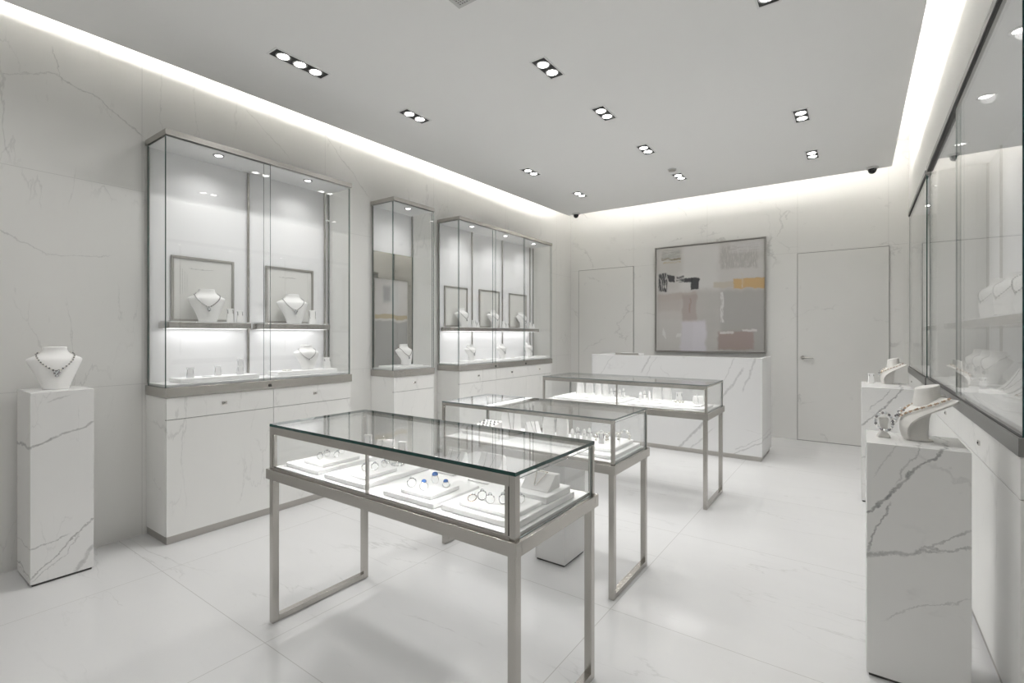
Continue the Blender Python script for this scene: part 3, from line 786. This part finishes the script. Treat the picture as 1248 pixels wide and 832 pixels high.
def ramp_chain(label, loc, rz, prof, w=.03, metal='silver', group='necklaces on curved stands'):
    t = thing('necklace', label, 'necklace', loc, rz, group)
    m = MB(); k = 0
    top = prof[-1]; n = len(prof)-3
    L = [(-w*(.25+.75*(i/(n)))*.5, prof[i+2][0], prof[i+2][1]) for i in range(n+1)]
    path = [Vector(p) for p in reversed(L)]+[Vector((-p[0],p[1],p[2])) for p in L]
    for a, b in zip(path, path[1:]):
        s = max(1, int((b-a).length/.004))
        for i in range(s):
            p = a+(b-a)*(i/s); m.ball(p+Vector((0,-.0030,.0042)), .0022, k % 2, 6, 4); k += 1
    m.build('chain', [M[metal], M['darksilver']], t, local=True)
    p = Vector((0, prof[2][0], prof[2][1])); m = MB(); m.ball(p+Vector((0,-.003,.0068)), .005, 0, 10, 6); m.gem(p+Vector((0,-.005,.010)), .0035, 1)
    m.build('pendant', [M[metal], M['diamond']], t, local=True)
    return t
def lobed_stand(label, loc, rz=0.0, w=.12, h=.10, d=.07, group='split bracelet stands'):
    t = thing('split_stand', label, 'jewellery stand', loc, rz, group)
    for sx in (-1, 1):
        m = MB(); rings = []
        for z, k in ((0,1.0),(h*.25,.98),(h*.6,.92),(h*.85,.80),(h*.97,.62),(h,.50)):
            c = sx*w*.26; a = w*.235*k; b = d*.5*k
            rings.append([(c+a*math.copysign(abs(math.cos(q))**.5, math.cos(q)), b*math.copysign(abs(math.sin(q))**.5, math.sin(q)), z+.010) for q in [2*PI*i/20 for i in range(20)]])
        m.loft(rings); m.build('lobe', M['velvet'], t, local=True)
    MB().box(-w/2,w/2,-d*.62,d*.62,0,.010).build('base', M['tray'], t, local=True, bevel=.003)
    return t
def ring_cone_group(desc, loc, rz, n, spread, seed, z=0.0):
    """a cluster of small ring cones, each with a ring over it"""
    rnd = random.Random(seed)
    R = Matrix.Rotation(rz, 3, 'Z')
    ORD = ['first','second','third','fourth','fifth','sixth']
    for i in range(n):
        p = Vector(loc)+R @ Vector(((i-(n-1)/2)*spread, (.008 if i % 2 else -.008), 0)); h = .066+.018*rnd.random()
        t = thing('ring_cone', 'white ring cone, %s from the left %s' % (ORD[i], desc), 'ring stand', p, 0, 'ring cones in the showcase tables')
        MB().lathe([(.0165,0),(.0165,.005),(.0135,.007),(.0115,h*.6),(.008,h*.92),(.003,h)], (0,0,0), 16).build('cone', M['velvet'], t, local=True)
        r = thing('ring', 'silver ring on the %s cone from left %s' % (ORD[i], desc), 'ring', p+Vector((0,0,h*.60)), rnd.uniform(-.6,.6), 'rings on cones')
        Mt = Matrix.Rotation(math.radians(rnd.uniform(-14,14)), 3, 'X')
        m = MB(); m.torus((0,0,0), .0142, .0024, 0, 24, 6, Mt); m.build('band', M['darksilver' if i % 2 else 'silver'], r, local=True)
        m = MB(); m.gem((0,-.0180,.001), .0060, 0); m.build('stone', M['diamond'], r, local=True)

E = PI/2                                   # turns a piece to face +x (out of the left wall)
# a swept bust: a curved chest plate sweeping back to the shoulders, on a slim column and foot
PLATE = [  # y, z of the centre line, half width, rearward and downward sweep of the sides
 (-.050,.006,.054,.016,.000),(-.058,.030,.060,.017,-.001),(-.060,.055,.068,.020,-.003),(-.055,.082,.080,.028,-.005),(-.041,.107,.092,.040,-.008),
 (-.018,.129,.103,.052,-.009),(.012,.148,.111,.060,-.009),(.044,.164,.114,.064,-.008),(.072,.175,.108,.064,-.007),(.090,.180,.095,.058,-.005)]
KY = .80
def plate_at(t, u):
    k = max(0.0, min(.9999, t))*(len(PLATE)-1); i = int(k); f = k-i
    y, z, a, by, bz = [p+(q-p)*f for p, q in zip(PLATE[i], PLATE[i+1])]
    w = abs(u)**2.2
    return Vector((a*u, KY*(y+by*w), z+bz*w))
def plate_normal(t, u):
    e = .02
    n = (plate_at(min(.999, t+e), u)-plate_at(max(0, t-e), u)).cross(plate_at(t, min(1, u+e))-plate_at(t, max(-1, u-e)))
    n.normalize(); return n if n.y-n.z*.9 < 0 or n.z > .6 else -n
def swept_bust(label, loc, rz, sc=1.0):
    t = thing('necklace_bust', label, 'necklace bust', loc, rz, 'white necklace busts')
    m = MB(); th = .009; rings = []
    for i in range(37):
        tt = i/36; up = [plate_at(tt, -1+2*j/20) for j in range(21)]; lo = [plate_at(tt, -1+2*j/20)-plate_normal(tt, -1+2*j/20)*th for j in range(21)]
        rings.append([p*sc for p in up+list(reversed(lo))])
    m.loft(rings)
    m.build('chest_plate', M['linen'], t, local=True, bevel=.0015)
    m = MB(); rings = []
    for z, y0, y1, hw in ((.006,-.040,.052,.046),(.03,-.044,.052,.041),(.06,-.042,.053,.037),(.09,-.026,.057,.035),(.115,-.004,.066,.035),(.136,.022,.082,.036),(.150,.050,.090,.037)):
        c = KY*(y0+y1)/2; b = KY*(y1-y0)/2
        rings.append([(hw*math.copysign(abs(math.cos(q))**.45, math.cos(q))*sc, (c+b*math.copysign(abs(math.sin(q))**.45, math.sin(q)))*sc, z*sc) for q in [2*PI*k/28 for k in range(28)]])
    m.loft(rings); m.build('column', M['linen'], t, local=True)
    m = MB(); rings = []
    for z, cy, rx, ry, tl in ((.138,.050,.070,.056,.0),(.160,.050,.061,.054,.004),(.178,.050,.055,.052,.008),(.196,.050,.051,.050,.014),(.212,.050,.051,.050,.020),(.216,.050,.049,.048,.020)):
        rings.append([(rx*math.cos(2*PI*k/28)*sc, KY*(cy+ry*math.sin(2*PI*k/28))*sc, (z+tl*.5*math.sin(2*PI*k/28))*sc) for k in range(28)])
    m.loft(rings); m.build('neck', M['linen'], t, local=True)
    MB().box(-.050*sc,.050*sc,-.044*KY*sc,.064*KY*sc,0,.006*sc).build('foot', M['linen'], t, local=True, bevel=.0015)
def swept_necklace(label, loc, rz, sc=1.0):
    t = thing('necklace', label, 'necklace', loc, rz, 'necklaces on busts')
    half = [(.95,.82),(.84,.82),(.72,.80),(.60,.71),(.48,.54),(.40,.32),(.365,.14),(.355,0)]
    uv = []
    for a, b in zip(half, half[1:]):
        uv += [(a[0]+(b[0]-a[0])*i/5, a[1]+(b[1]-a[1])*i/5) for i in range(5)]
    uv.append(half[-1]); uv = [(a, -b) for a, b in uv]+[(a, b) for a, b in reversed(uv[:-1])]
    pts = [plate_at(a, b)+plate_normal(a, b)*.0072 for a, b in uv]
    m = MB(); d = 0; k = 0
    for a, b in zip(pts, pts[1:]):
        L = (b-a).length
        while d < L:
            m.ball((a+(b-a)*(d/L))*sc, (.0046 if k % 2 else .0038)*sc, 0 if k % 3 else 1, 7, 5); d += .0076; k += 1
        d -= L
    m.tube([p*sc for p in pts], .0014*sc, 6, 0); m.build('chain', [M['gold'], M['pearl']], t, local=True)
    m = MB()
    for i, (a, b, r) in enumerate(((.34,0,.0072),(.30,.0,.0065),(.26,0,.0055),(.37,.09,.006),(.37,-.09,.006),(.41,.17,.0055),(.41,-.17,.0055),(.33,.08,.005),(.33,-.08,.005),(.46,.26,.005),(.46,-.26,.005))):
        m.ball((plate_at(a, b)+plate_normal(a, b)*(r+.0085))*sc, r*sc, i % 3, 8, 5)
    m.build('pendant', [M['darksilver'], M['diamond'], M['silver']], t, local=True)
# --- left pedestal
bust_set('on the left wall pedestal', (-3.775, .775, 1.0405), E-.12, 1.02, 'cluster', ('pearl','darksilver'), .0042)
# --- nearest left case
S1 = 1.4456
bust_set('on the left shelf of the nearest left case', (-3.835, 1.605, S1), E-.25, 1.0, 'drop')
earring_set('right beside the left shelf bust of the nearest case', (-3.82, 1.755, S1), E-.3, .046, .100, .022)
earring_set('at the right end of the left shelf', (-3.82, 1.825, S1), E-.3, .044, .086, .022)
bust_set('on the right shelf of the nearest left case', (-3.835, 2.262, S1), E-.25, 1.03, 'cluster')
earring_set('on the right shelf of the nearest left case', (-3.83, 2.43, S1), E-.25, .062, .115, .060)
DK = 1.0262
tray('long white tray on the floor of the nearest left case, left half', -3.86, -3.68, 1.375, 1.90, DK, .030)
for y, x, h, ds in ((1.455,-3.735,.070,'at the left of the long tray'), (1.66,-3.80,.070,'in the middle of the long tray'), (1.80,-3.76,.068,'at the right front of the long tray'), (1.835,-3.835,.115,'tallest at the right back of the long tray')):
    earring_set(ds, (x, y, DK+.030), E-.3, .046, h, .032, 'acrylic', kind='clear acrylic')
bracelet('clear stone bracelet lying on the long tray of the nearest left case', (-3.745, 1.565, DK+.030), E, .028, .0032, ('diamond','silver'), .6)
tray('white tray on the floor of the nearest left case, right half', -3.86, -3.70, 2.06, 2.59, DK, .034)
bust_set('on the right floor tray of the nearest left case', (-3.80, 2.365, DK+.034), E-.25, .86, 'dot')
earring_set('beside the floor bust of the nearest left case', (-3.77, 2.53, DK+.034), E-.25, .062, .095, .018)
bracelet('pearl bracelet lying at the left of the right floor tray in the nearest left case', (-3.77, 2.17, DK+.034), E, .034, .0062, ('pearl','silver'), .6)
# --- narrow mirror case
tray('white rounded tray on the floor of the narrow mirror case', -3.90, -3.68, 3.20, 3.60, DK, .018)
bust_set('before the grey mirror in the narrow case', (-3.76, 3.42, DK+.018), E, .90, 'drop', ('gold','darksilver'))
# --- three-door case
for i, (y, ds) in enumerate(((4.42,'left'), (5.03,'middle'), (5.68,'right'))):
    bust_set('at the %s of the three-door case shelf' % ds, (-3.86, y, S1), E, .95, ('drop','dot','cluster')[i])
    earring_set('beside the %s shelf bust of the three-door case' % ds, (-3.845, y+.19, S1), E-.5, .052, .085, .03)
    earring_set('farther right of the %s shelf bust, three-door case' % ds, (-3.845, y+.27, S1), E-.5, .044, .062, .02)
for i, (y, ds) in enumerate(((4.50,'left'), (5.12,'middle'), (5.76,'right'))):
    tray('white tray under the %s floor bust of the three-door case' % ds, -3.86, -3.69, y-.17, y+.30, DK, .020)
    bust_set('at the %s on the three-door case floor' % ds, (-3.80, y, DK+.020), E, .80, ('cluster','drop','drop')[i])
    bracelet('pale bracelet on the tray under the %s floor bust of the three-door case' % ds, (-3.76, y+.19, DK+.020), E, .032, .005, ('pearl','silver'), .7)
# --- right foreground pedestal
for dsc, lc in (('on the right foreground pedestal', (.185, 2.595, .9245)),):
    swept_bust('swept cream necklace bust '+dsc, lc, -E+.10)
    swept_necklace('rose gold beaded necklace on the bust '+dsc, lc, -E+.10)
def bracelet_stand(label, loc, rz, h=.085):
    t = thing('bracelet_stand', label, 'jewellery stand', loc, rz)
    m = MB(); m.loft([[(-.022,-.018,0),(.022,-.018,0),(.022,.018,0),(-.022,.018,0)], [(-.019,-.015,.010),(.019,-.015,.010),(.019,.015,.010),(-.019,.015,.010)],
        [(-.012,-.010,.022),(.012,-.010,.022),(.012,.010,.022),(-.012,.010,.022)], [(-.014,-.011,h*.7),(.014,-.011,h*.7),(.014,.011,h*.7),(-.014,.011,h*.7)],
        [(-.017,-.013,h*.92),(.017,-.013,h*.92),(.017,.013,h*.92),(-.017,.013,h*.92)], [(-.010,-.008,h),(.010,-.008,h),(.010,.008,h),(-.010,.008,h)]], smooth=False)
    m.build('post', M['linen'], t, local=True, bevel=.003); return t
bracelet_stand('small cream bracelet stand on the right foreground pedestal', (.083, 2.565, .9245), .2)
t = thing('bracelet', 'dark stone bracelet hung over the small cream stand on the right foreground pedestal', 'bracelet', (.083, 2.565, .955), .2)
m = MB(); pts = []
for i in range(22):
    a = 2*PI*i/22; r = 1.0
    pts.append(Vector((.030*math.cos(a), -.004-.026*max(0,-math.sin(a))+.004*math.sin(2*a), .036+.034*math.sin(a))))
for i, p in enumerate(pts): m.ball(p, .0056, (0,1,2)[i % 3], 8, 5)
m.build('beads', [M['darksilver'], M['silver'], M['diamond']], t, local=True)
MB().box(.024,.036,-.007,.007,.018,.034).build('clasp', M['silver'], t, local=True, bevel=.002)
# --- far right pedestal
swept_bust('swept cream necklace bust on the far pedestal near the door', (.20, 5.34, .9285), -E+.10)
swept_necklace('rose gold beaded necklace on the bust on the far pedestal near the door', (.20, 5.34, .9285), -E+.10)
earring_set('on the far pedestal near the door', (.085, 5.30, .9285), .2, .045, .085, .008)
# --- near right case
for i, (y, ds) in enumerate(((3.22,'on the near right case shelf, closest to its glass end'), (3.62,'on the near right case shelf, second from its glass end'), (4.02,'on the near right case shelf, third from its glass end'))):
    bust_set(ds, (.655, y, S1), -E+.35, 1.0, 'dot', ('silver','darksilver'))
bracelet('oval silver bead bracelet lying on the shelf of the near right case', (.60, 3.42, S1), .4, .045, .0045, ('silver','darksilver'), .9)
def round_tray(label, x0, x1, y0, y1, z, h, r=.07):
    pts = []
    for cx, cy, a0 in ((x1-r,y1-r,0),(x0+r,y1-r,PI/2),(x0+r,y0+r,PI),(x1-r,y0+r,3*PI/2)):
        for i in range(9): a = a0+PI/2*i/8; pts.append((cx+r*math.cos(a), cy+r*math.sin(a)))
    o = MB().loft([[(x,y,z+.0005) for x,y in pts], [(x,y,z+h-.0005) for x,y in pts]], smooth=False).build('display_tray', M['tray'], None, loc=((x0+x1)/2,(y0+y1)/2,z), bevel=.004)
    return tag(o, label, 'display tray', 'white display trays')
round_tray('large round-cornered white tray in the near right case, closest to its glass end', .50, .74, 2.85, 3.50, DK, .045)
round_tray('large round-cornered white tray in the near right case, farther one', .50, .74, 3.72, 4.50, DK, .045)
for i, (y, ds) in enumerate(((3.86,"at the near end of the right case's farther tray"), (4.12,"in the middle of the right case's farther tray"), (4.38,"at the far end of the right case's farther tray"))):
    bust_set(ds, (.63, y, DK+.045), -E+.5, .78, 'drop')
s, pf = ramp_stand('white curved necklace stand on the near floor tray of the near right case', (.62, 3.30, DK+.045), -E+.3, .12, .12, .15)
ramp_chain('silver necklace laid down the curved stand in the near right case', (.62, 3.30, DK+.045), -E+.3, pf, .07)
s, pf = ramp_stand('low white necklace stand nearest the glass end of the near right case', (.62, 3.04, DK+.045), -E+.3, .14, .08, .15)
ramp_chain('gold bead necklace on the low stand in the near right case', (.62, 3.04, DK+.045), -E+.3, pf, .08, 'gold')
# --- far right case
bust_set('on the floor of the farther right case', (.62, 5.9, DK), -E+.4, 1.0, 'drop')
bust_set('on the shelf of the farther right case', (.66, 5.9, S1), -E+.4, 1.0, 'dot')

# --- nearest showcase table
TH = .022; PZ = D1+TH
tray('white tray at the left end of the nearest table', -2.20, -1.945, 1.262, 1.63, D1, TH)
tray('wide white tray left of centre in the nearest table', -1.885, -1.615, 1.252, 1.62, D1, TH)
tray('white tray under the blue-stone rings', -1.500, -1.230, 1.252, 1.51, D1, TH)
tray('widest white tray at the right end of the nearest table', -1.208, -.886, 1.265, 1.662, D1, .024)
PH = .016
def pad(label, x0, x1, y0, y1, z): tray(label, x0, x1, y0, y1, z, PH, 'small white ring pads', .003, 'ring_pad')
pad('small white ring pad on the left end tray of the nearest table', -2.115, -1.965, 1.300, 1.50, PZ)
pad('small white ring pad on the wide tray left of centre', -1.755, -1.655, 1.290, 1.46, PZ)
pad('small white pad directly under the blue-stone rings', -1.420, -1.262, 1.268, 1.425, PZ)
pad('white pad under the ring group at the right end of the nearest table', -1.140, -.905, 1.285, 1.455, PZ+.002)
Z1 = PZ+PH
G1 = 'rings on the nearest showcase table'
ring('silver band with small stones standing left of the blue-stone rings', (-1.392,1.300,Z1), .9, 'diamond', .0165, 8, G1, 'silver', .006)
ring('silver ring with a round blue stone at the front of the blue-stone pad', (-1.322,1.296,Z1), .5, 'sapphire', .0160, 0, G1, 'silver', .0098)
ring('ring with a domed blue stone at the back of the blue-stone pad', (-1.349,1.382,Z1), .2, 'sapphire', .0165, 0, G1, 'silver', .0122)
ring('ring with a flat blue stone lying at the right of the blue-stone pad', (-1.288,1.380,Z1), .9, 'sapphire', .0140, 58, G1, 'silver', .0096)
for x, y, rz, ti, me, ds in ((-1.105,1.315,.3,60,'gold','leftmost lying ring on the right-end pad'), (-1.078,1.338,.9,5,'darksilver','dark upright ring on the right-end pad, behind the leftmost'), (-1.030,1.322,.5,0,'silver','front upright ring on the right-end pad'),
        (-.995,1.350,1.0,15,'darksilver','upright ring on the right-end pad, near the corner post'), (-1.015,1.405,.2,0,'silver','rear upright ring on the right-end pad'), (-.955,1.395,.6,40,'silver','tilted ring on the right-end pad, closest to the wedge')):
    ring('silver '+ds if me != 'gold' else 'gold '+ds, (x,y,Z1+.002), rz, 'diamond', .0155, ti, G1, me, .0070)
for x, y, rz, ti, ds in ((-2.055,1.345,.4,10,'front stone ring on the left-end pad'), (-2.075,1.395,.6,0,'second stone ring from the front on the left-end pad'), (-2.03,1.415,.2,35,'tilted stone ring on the left-end pad'), (-2.06,1.465,.5,0,'rear stone ring on the left-end pad')):
    ring('silver '+ds, (x,y,Z1), rz, 'diamond', .0140, ti, G1, 'silver', .0070)
for x, y, rz, ti, ds in ((-1.715,1.335,.4,0,'front ring on the small pad beside the mullion'), (-1.70,1.375,.9,20,'middle ring on the small pad beside the mullion'), (-1.70,1.425,.2,0,'rear ring on the small pad beside the mullion')):
    ring('silver '+ds, (x,y,Z1), rz, 'diamond', .0145, ti, G1, 'silver', .0065)
tray('white riser block at the back right of the nearest table', -1.045, -.892, 1.468, 1.640, PZ+.002, .026, 'white risers', .003, 'riser_block')
t = thing('necklace_wedge', 'white sloped wedge with a fine necklace at the right end of the nearest table', 'jewellery stand', (-.975,1.555,PZ+.028))
m = MB(); poly = [(-.045,0),(.045,0),(.045,.050),(.012,.052),(-.030,.010)]
m.loft([[(-.060, y, z) for y, z in poly], [(.060, y, z) for y, z in poly]], smooth=False); m.build('wedge', M['velvet'], t, local=True, bevel=.002)
t = thing('necklace', 'fine gold necklace draped over the white wedge in the nearest table', 'necklace', (-.975,1.555,PZ+.028))
m = MB()
for a, b in (((-.02,.014,.0555),(.025,.014,.0555)), ((-.02,.010,.0555),(-.004,-.034,.0155)), ((.025,.010,.0555),(.003,-.032,.0165))):
    a = Vector(a); b = Vector(b); n = int((b-a).length/.0042)
    for i in range(n+1): m.ball(a+(b-a)*(i/n), .0021, i % 2, 6, 4)
m.build('chain', [M['gold'], M['silver']], t, local=True)
MB().gem((0,-.036,.019), .0045).build('pendant', M['diamond'], t, local=True)
# back row of the nearest table (seen through the glass top)
B1 = D1
for x, ds, w, h, d in ((-1.50,'standing behind the blue-stone tray in the nearest table',.10,.090,.11), (-1.30,'next to the wedge in the nearest table',.12,.105,.13)):
    s, pf = ramp_stand('white curved necklace stand '+ds, (x,1.655,B1), .0, w, h, d)
    ramp_chain('silver necklace on the curved stand '+ds, (x,1.655,B1), .0, pf, .05)
def cuff_stand(label, loc, rz, w=.07, h=.05):
    t = thing('cuff_stand', label, 'jewellery stand', loc, rz, 'arched cuff stands')
    o = [(-.040+.080*i/12, math.sin(PI*i/12)*h+.004) for i in range(13)]
    m = MB(); prof = [(-.044,0)]+o+[(.044,0)]
    m.loft([[(-w/2, y, z) for y, z in prof], [(w/2, y, z) for y, z in prof]], smooth=True)
    m.build('arch', M['velvet'], t, local=True, bevel=.002); return t
def cuff(label, loc, rz, off, h=.05, metal='silver'):
    t = thing('cuff_bracelet', label, 'bracelet', loc, rz, 'cuff bracelets')
    m = MB(); pts = [(off, -.0465+.093*i/16, math.sin(PI*i/16)*(h+.0075)+.006) for i in range(17)]
    for i, p in enumerate(pts): m.ball(p, .0042, i % 2, 7, 5)
    m.tube(pts, .0022, 6, 0)
    m.build('band', [M[metal], M['diamond']], t, local=True); return t
cuff_stand('arched white cuff stand at the back of the wide tray in the nearest table', (-1.80,1.56,PZ), .5)
cuff('silver stone cuff over the arched stand at the back of the wide tray', (-1.80,1.56,PZ), .5, .0)
cuff_stand('arched white cuff stand in the far left back of the nearest table', (-2.00,1.69,D1), .5, .09, .075)
cuff('silver stone cuff over the arched stand in the far left back of the nearest table', (-2.00,1.69,D1), .5, -.012, .075, 'silver')
earring_set('behind the left-end tray of the nearest table', (-2.13,1.68,D1), .4, .045, .09, .03)
earring_set('between the two cuff stands of the nearest table', (-1.885,1.70,D1), .4, .045, .08, .03)
bracelet('clear stone bracelet lying on the wide tray of the nearest table', (-1.73,1.53,PZ), .3, .030, .004, ('diamond','silver'), .8)
tray('clear rear riser behind the wide tray in the nearest table', -1.72, -1.56, 1.655, 1.725, D1, .030, 'white risers', .003, 'riser_block')

# --- middle showcase table
TM = .022
tray('white tray at the left end of the middle table', -2.150, -1.790, 2.455, 2.74, D2, TM)
tray('white tray in the centre of the middle table', -1.650, -1.285, 2.50, 2.76, D2, TM)
tray('large lower tray at the right end of the middle table', -1.262, -1.045, 2.385, 2.77, D2, TM)
tray('upper tray stacked at the right end of the middle table', -1.255, -1.075, 2.44, 2.74, D2+TM, TM)
ZM = D2+TM
t = thing('stud_board', 'low sloped white stud board at the left end of the middle table', 'jewellery stand', (-2.06,2.60,ZM))
m = MB(); poly = [(-.10,0),(.10,0),(.10,.040),(-.10,.010)]
m.loft([[(-.075, y, z) for y, z in poly], [(.075, y, z) for y, z in poly]], smooth=False); m.build('board', M['velvet'], t, local=True, bevel=.002)
k = 0
for j in range(4):
    for i in range(5):
        y = -.08+.045*j; z = .010+.030*(y+.10)/.20
        o = thing('stud_earring', 'small stone stud, %s from the left in the %s row of the stud board' % (('first','second','third','fourth','fifth')[i], ('front','second','third','rear')[j]), 'earring', (-2.06-.06+.03*i, 2.60+y, ZM+z), 0, 'stone studs on the sloped board')
        m = MB(); m.lathe([(.007,0),(.009,.004),(.004,.006)], (0,0,0), 8); m.build('setting', M['darksilver' if (i+j) % 3 == 0 else 'silver'], o, local=True)
        MB().gem((0,0,.0110), .0068).build('stone', M['diamond'], o, local=True)
for x, y, ds in ((-1.975,2.695,'behind the stud board, left one'), (-1.935,2.675,'behind the stud board, right one')):
    earring_set(ds, (x,y,ZM), .5, .036, .10, .03)
s, pf = ramp_stand('white curved stand at the right of the left-end tray in the middle table', (-1.850,2.60,ZM), .7, .125, .125, .14)
ramp_chain('silver necklace on the curved stand at the right of the left-end tray', (-1.850,2.60,ZM), .7, pf, .04)
s, pf = ramp_stand('low white curved stand between the trays of the middle table', (-1.715,2.66,D2), 1.0, .09, .09, .11)
ramp_chain('fine chain on the low curved stand between the trays of the middle table', (-1.715,2.66,D2), 1.0, pf, .03)
lobed_stand('tall split white bracelet stand in the centre of the middle table', (-1.535,2.63,ZM), .55, .165, .130, .10)
ring_cone_group('in the middle table', (-1.365,2.64,ZM), .7, 4, .036, 3)
ZU = D2+2*TM
for x, y, ds in ((-1.215,2.60,'left'), (-1.165,2.655,'middle'), (-1.115,2.70,'right')):
    t = thing('cuff_bracelet', '%s pearl-set cuff standing on the stacked tray of the middle table' % ds, 'bracelet', (x,y,ZU), .6, 'cuffs on the stacked tray')
    m = MB()
    pts = [(.032*math.cos(PI*(-.12+1.24*i/14)), 0, .018+.032*math.sin(PI*(-.12+1.24*i/14))) for i in range(15)]
    for i, p in enumerate(pts): m.ball(p, .0072, i % 2, 8, 5)
    m.build('beads', [M['pearl'], M['silver']], t, local=True)
    MB().ball((0,-.004,.052), .010, 0, 10, 6).build('centre_stone', M['diamond'], t, local=True)
earring_set("at the front of the middle table's stacked tray", (-1.185,2.535,ZU), .6, .035, .06, .02)

# --- farthest showcase table
tray('white tray in the left half of the farthest table', -2.350, -1.690, 3.985, 4.36, D3, .022)
tray('white tray in the right half of the farthest table', -1.620, -.990, 3.985, 4.30, D3, .022)
tray('thin upper pad in the left half of the farthest table', -2.30, -1.74, 4.03, 4.34, D3+.022, .014, 'small white ring pads', .003, 'ring_pad')
tray('thin upper pad in the right half of the farthest table', -1.57, -1.03, 4.03, 4.28, D3+.022, .014, 'small white ring pads', .003, 'ring_pad')
ZF = D3+.036
lobed_stand('wide split white stand, leftmost in the farthest table', (-2.13,4.20,ZF), .5, .165, .108, .10)
lobed_stand('narrow split white stand, second from the left in the farthest table', (-1.955,4.20,ZF), .5, .125, .105, .09)
ring_cone_group('in the left half of the farthest table', (-1.800,4.20,ZF), .5, 4, .037, 5)
ring_cone_group('in the right half of the farthest table', (-1.515,4.12,ZF), .5, 3, .037, 9)
lobed_stand('split white stand in the right half of the farthest table', (-1.39,4.20,ZF), .5, .16, .112, .09)
bracelet('pearl bracelet in the middle of the right half of the farthest table', (-1.225,4.13,ZF), .3, .036, .008, ('pearl','silver'), .7)
earring_set('in the right half of the farthest table', (-1.25,4.22,ZF), .5, .05, .075, .02)
cuff_stand('arched white cuff stand at the right end of the farthest table', (-1.08,4.17,ZF), .5, .075, .06)
cuff('silver stone cuff over the arched stand at the right end of the farthest table', (-1.08,4.17,ZF), .5, -.01, .06, 'silver')

# ------------------------------------------------------------------ camera, world, view
cam = bpy.data.cameras.new('camera'); co = bpy.data.objects.new('camera', cam); COL.objects.link(co)
cam.sensor_width = 36.0; cam.lens = 596.0/1248*36.0; cam.shift_y = -8.0/1248
cam.clip_start = .05
co.location = (0,0,1.35); co.rotation_euler = (PI/2, 0, math.atan(423/596.0))
SC.camera = co
w = bpy.data.worlds.new('world'); SC.world = w; w.use_nodes = True
w.node_tree.nodes['Background'].inputs[0].default_value = (.9,.95,1,1); w.node_tree.nodes['Background'].inputs[1].default_value = .05
SC.view_settings.view_transform = 'Standard'; SC.view_settings.look = 'None'
SC.view_settings.exposure = 0.48; SC.view_settings.gamma = 1.0; SC.view_settings.use_curve_mapping = False
cy = SC.cycles
cy.max_bounces = 12; cy.diffuse_bounces = 6; cy.glossy_bounces = 5; cy.transparent_max_bounces = 48; cy.transmission_bounces = 4
cy.use_denoising = True; cy.sample_clamp_indirect = 6.0; cy.caustics_reflective = False; cy.caustics_refractive = False; cy.blur_glossy = 1.0
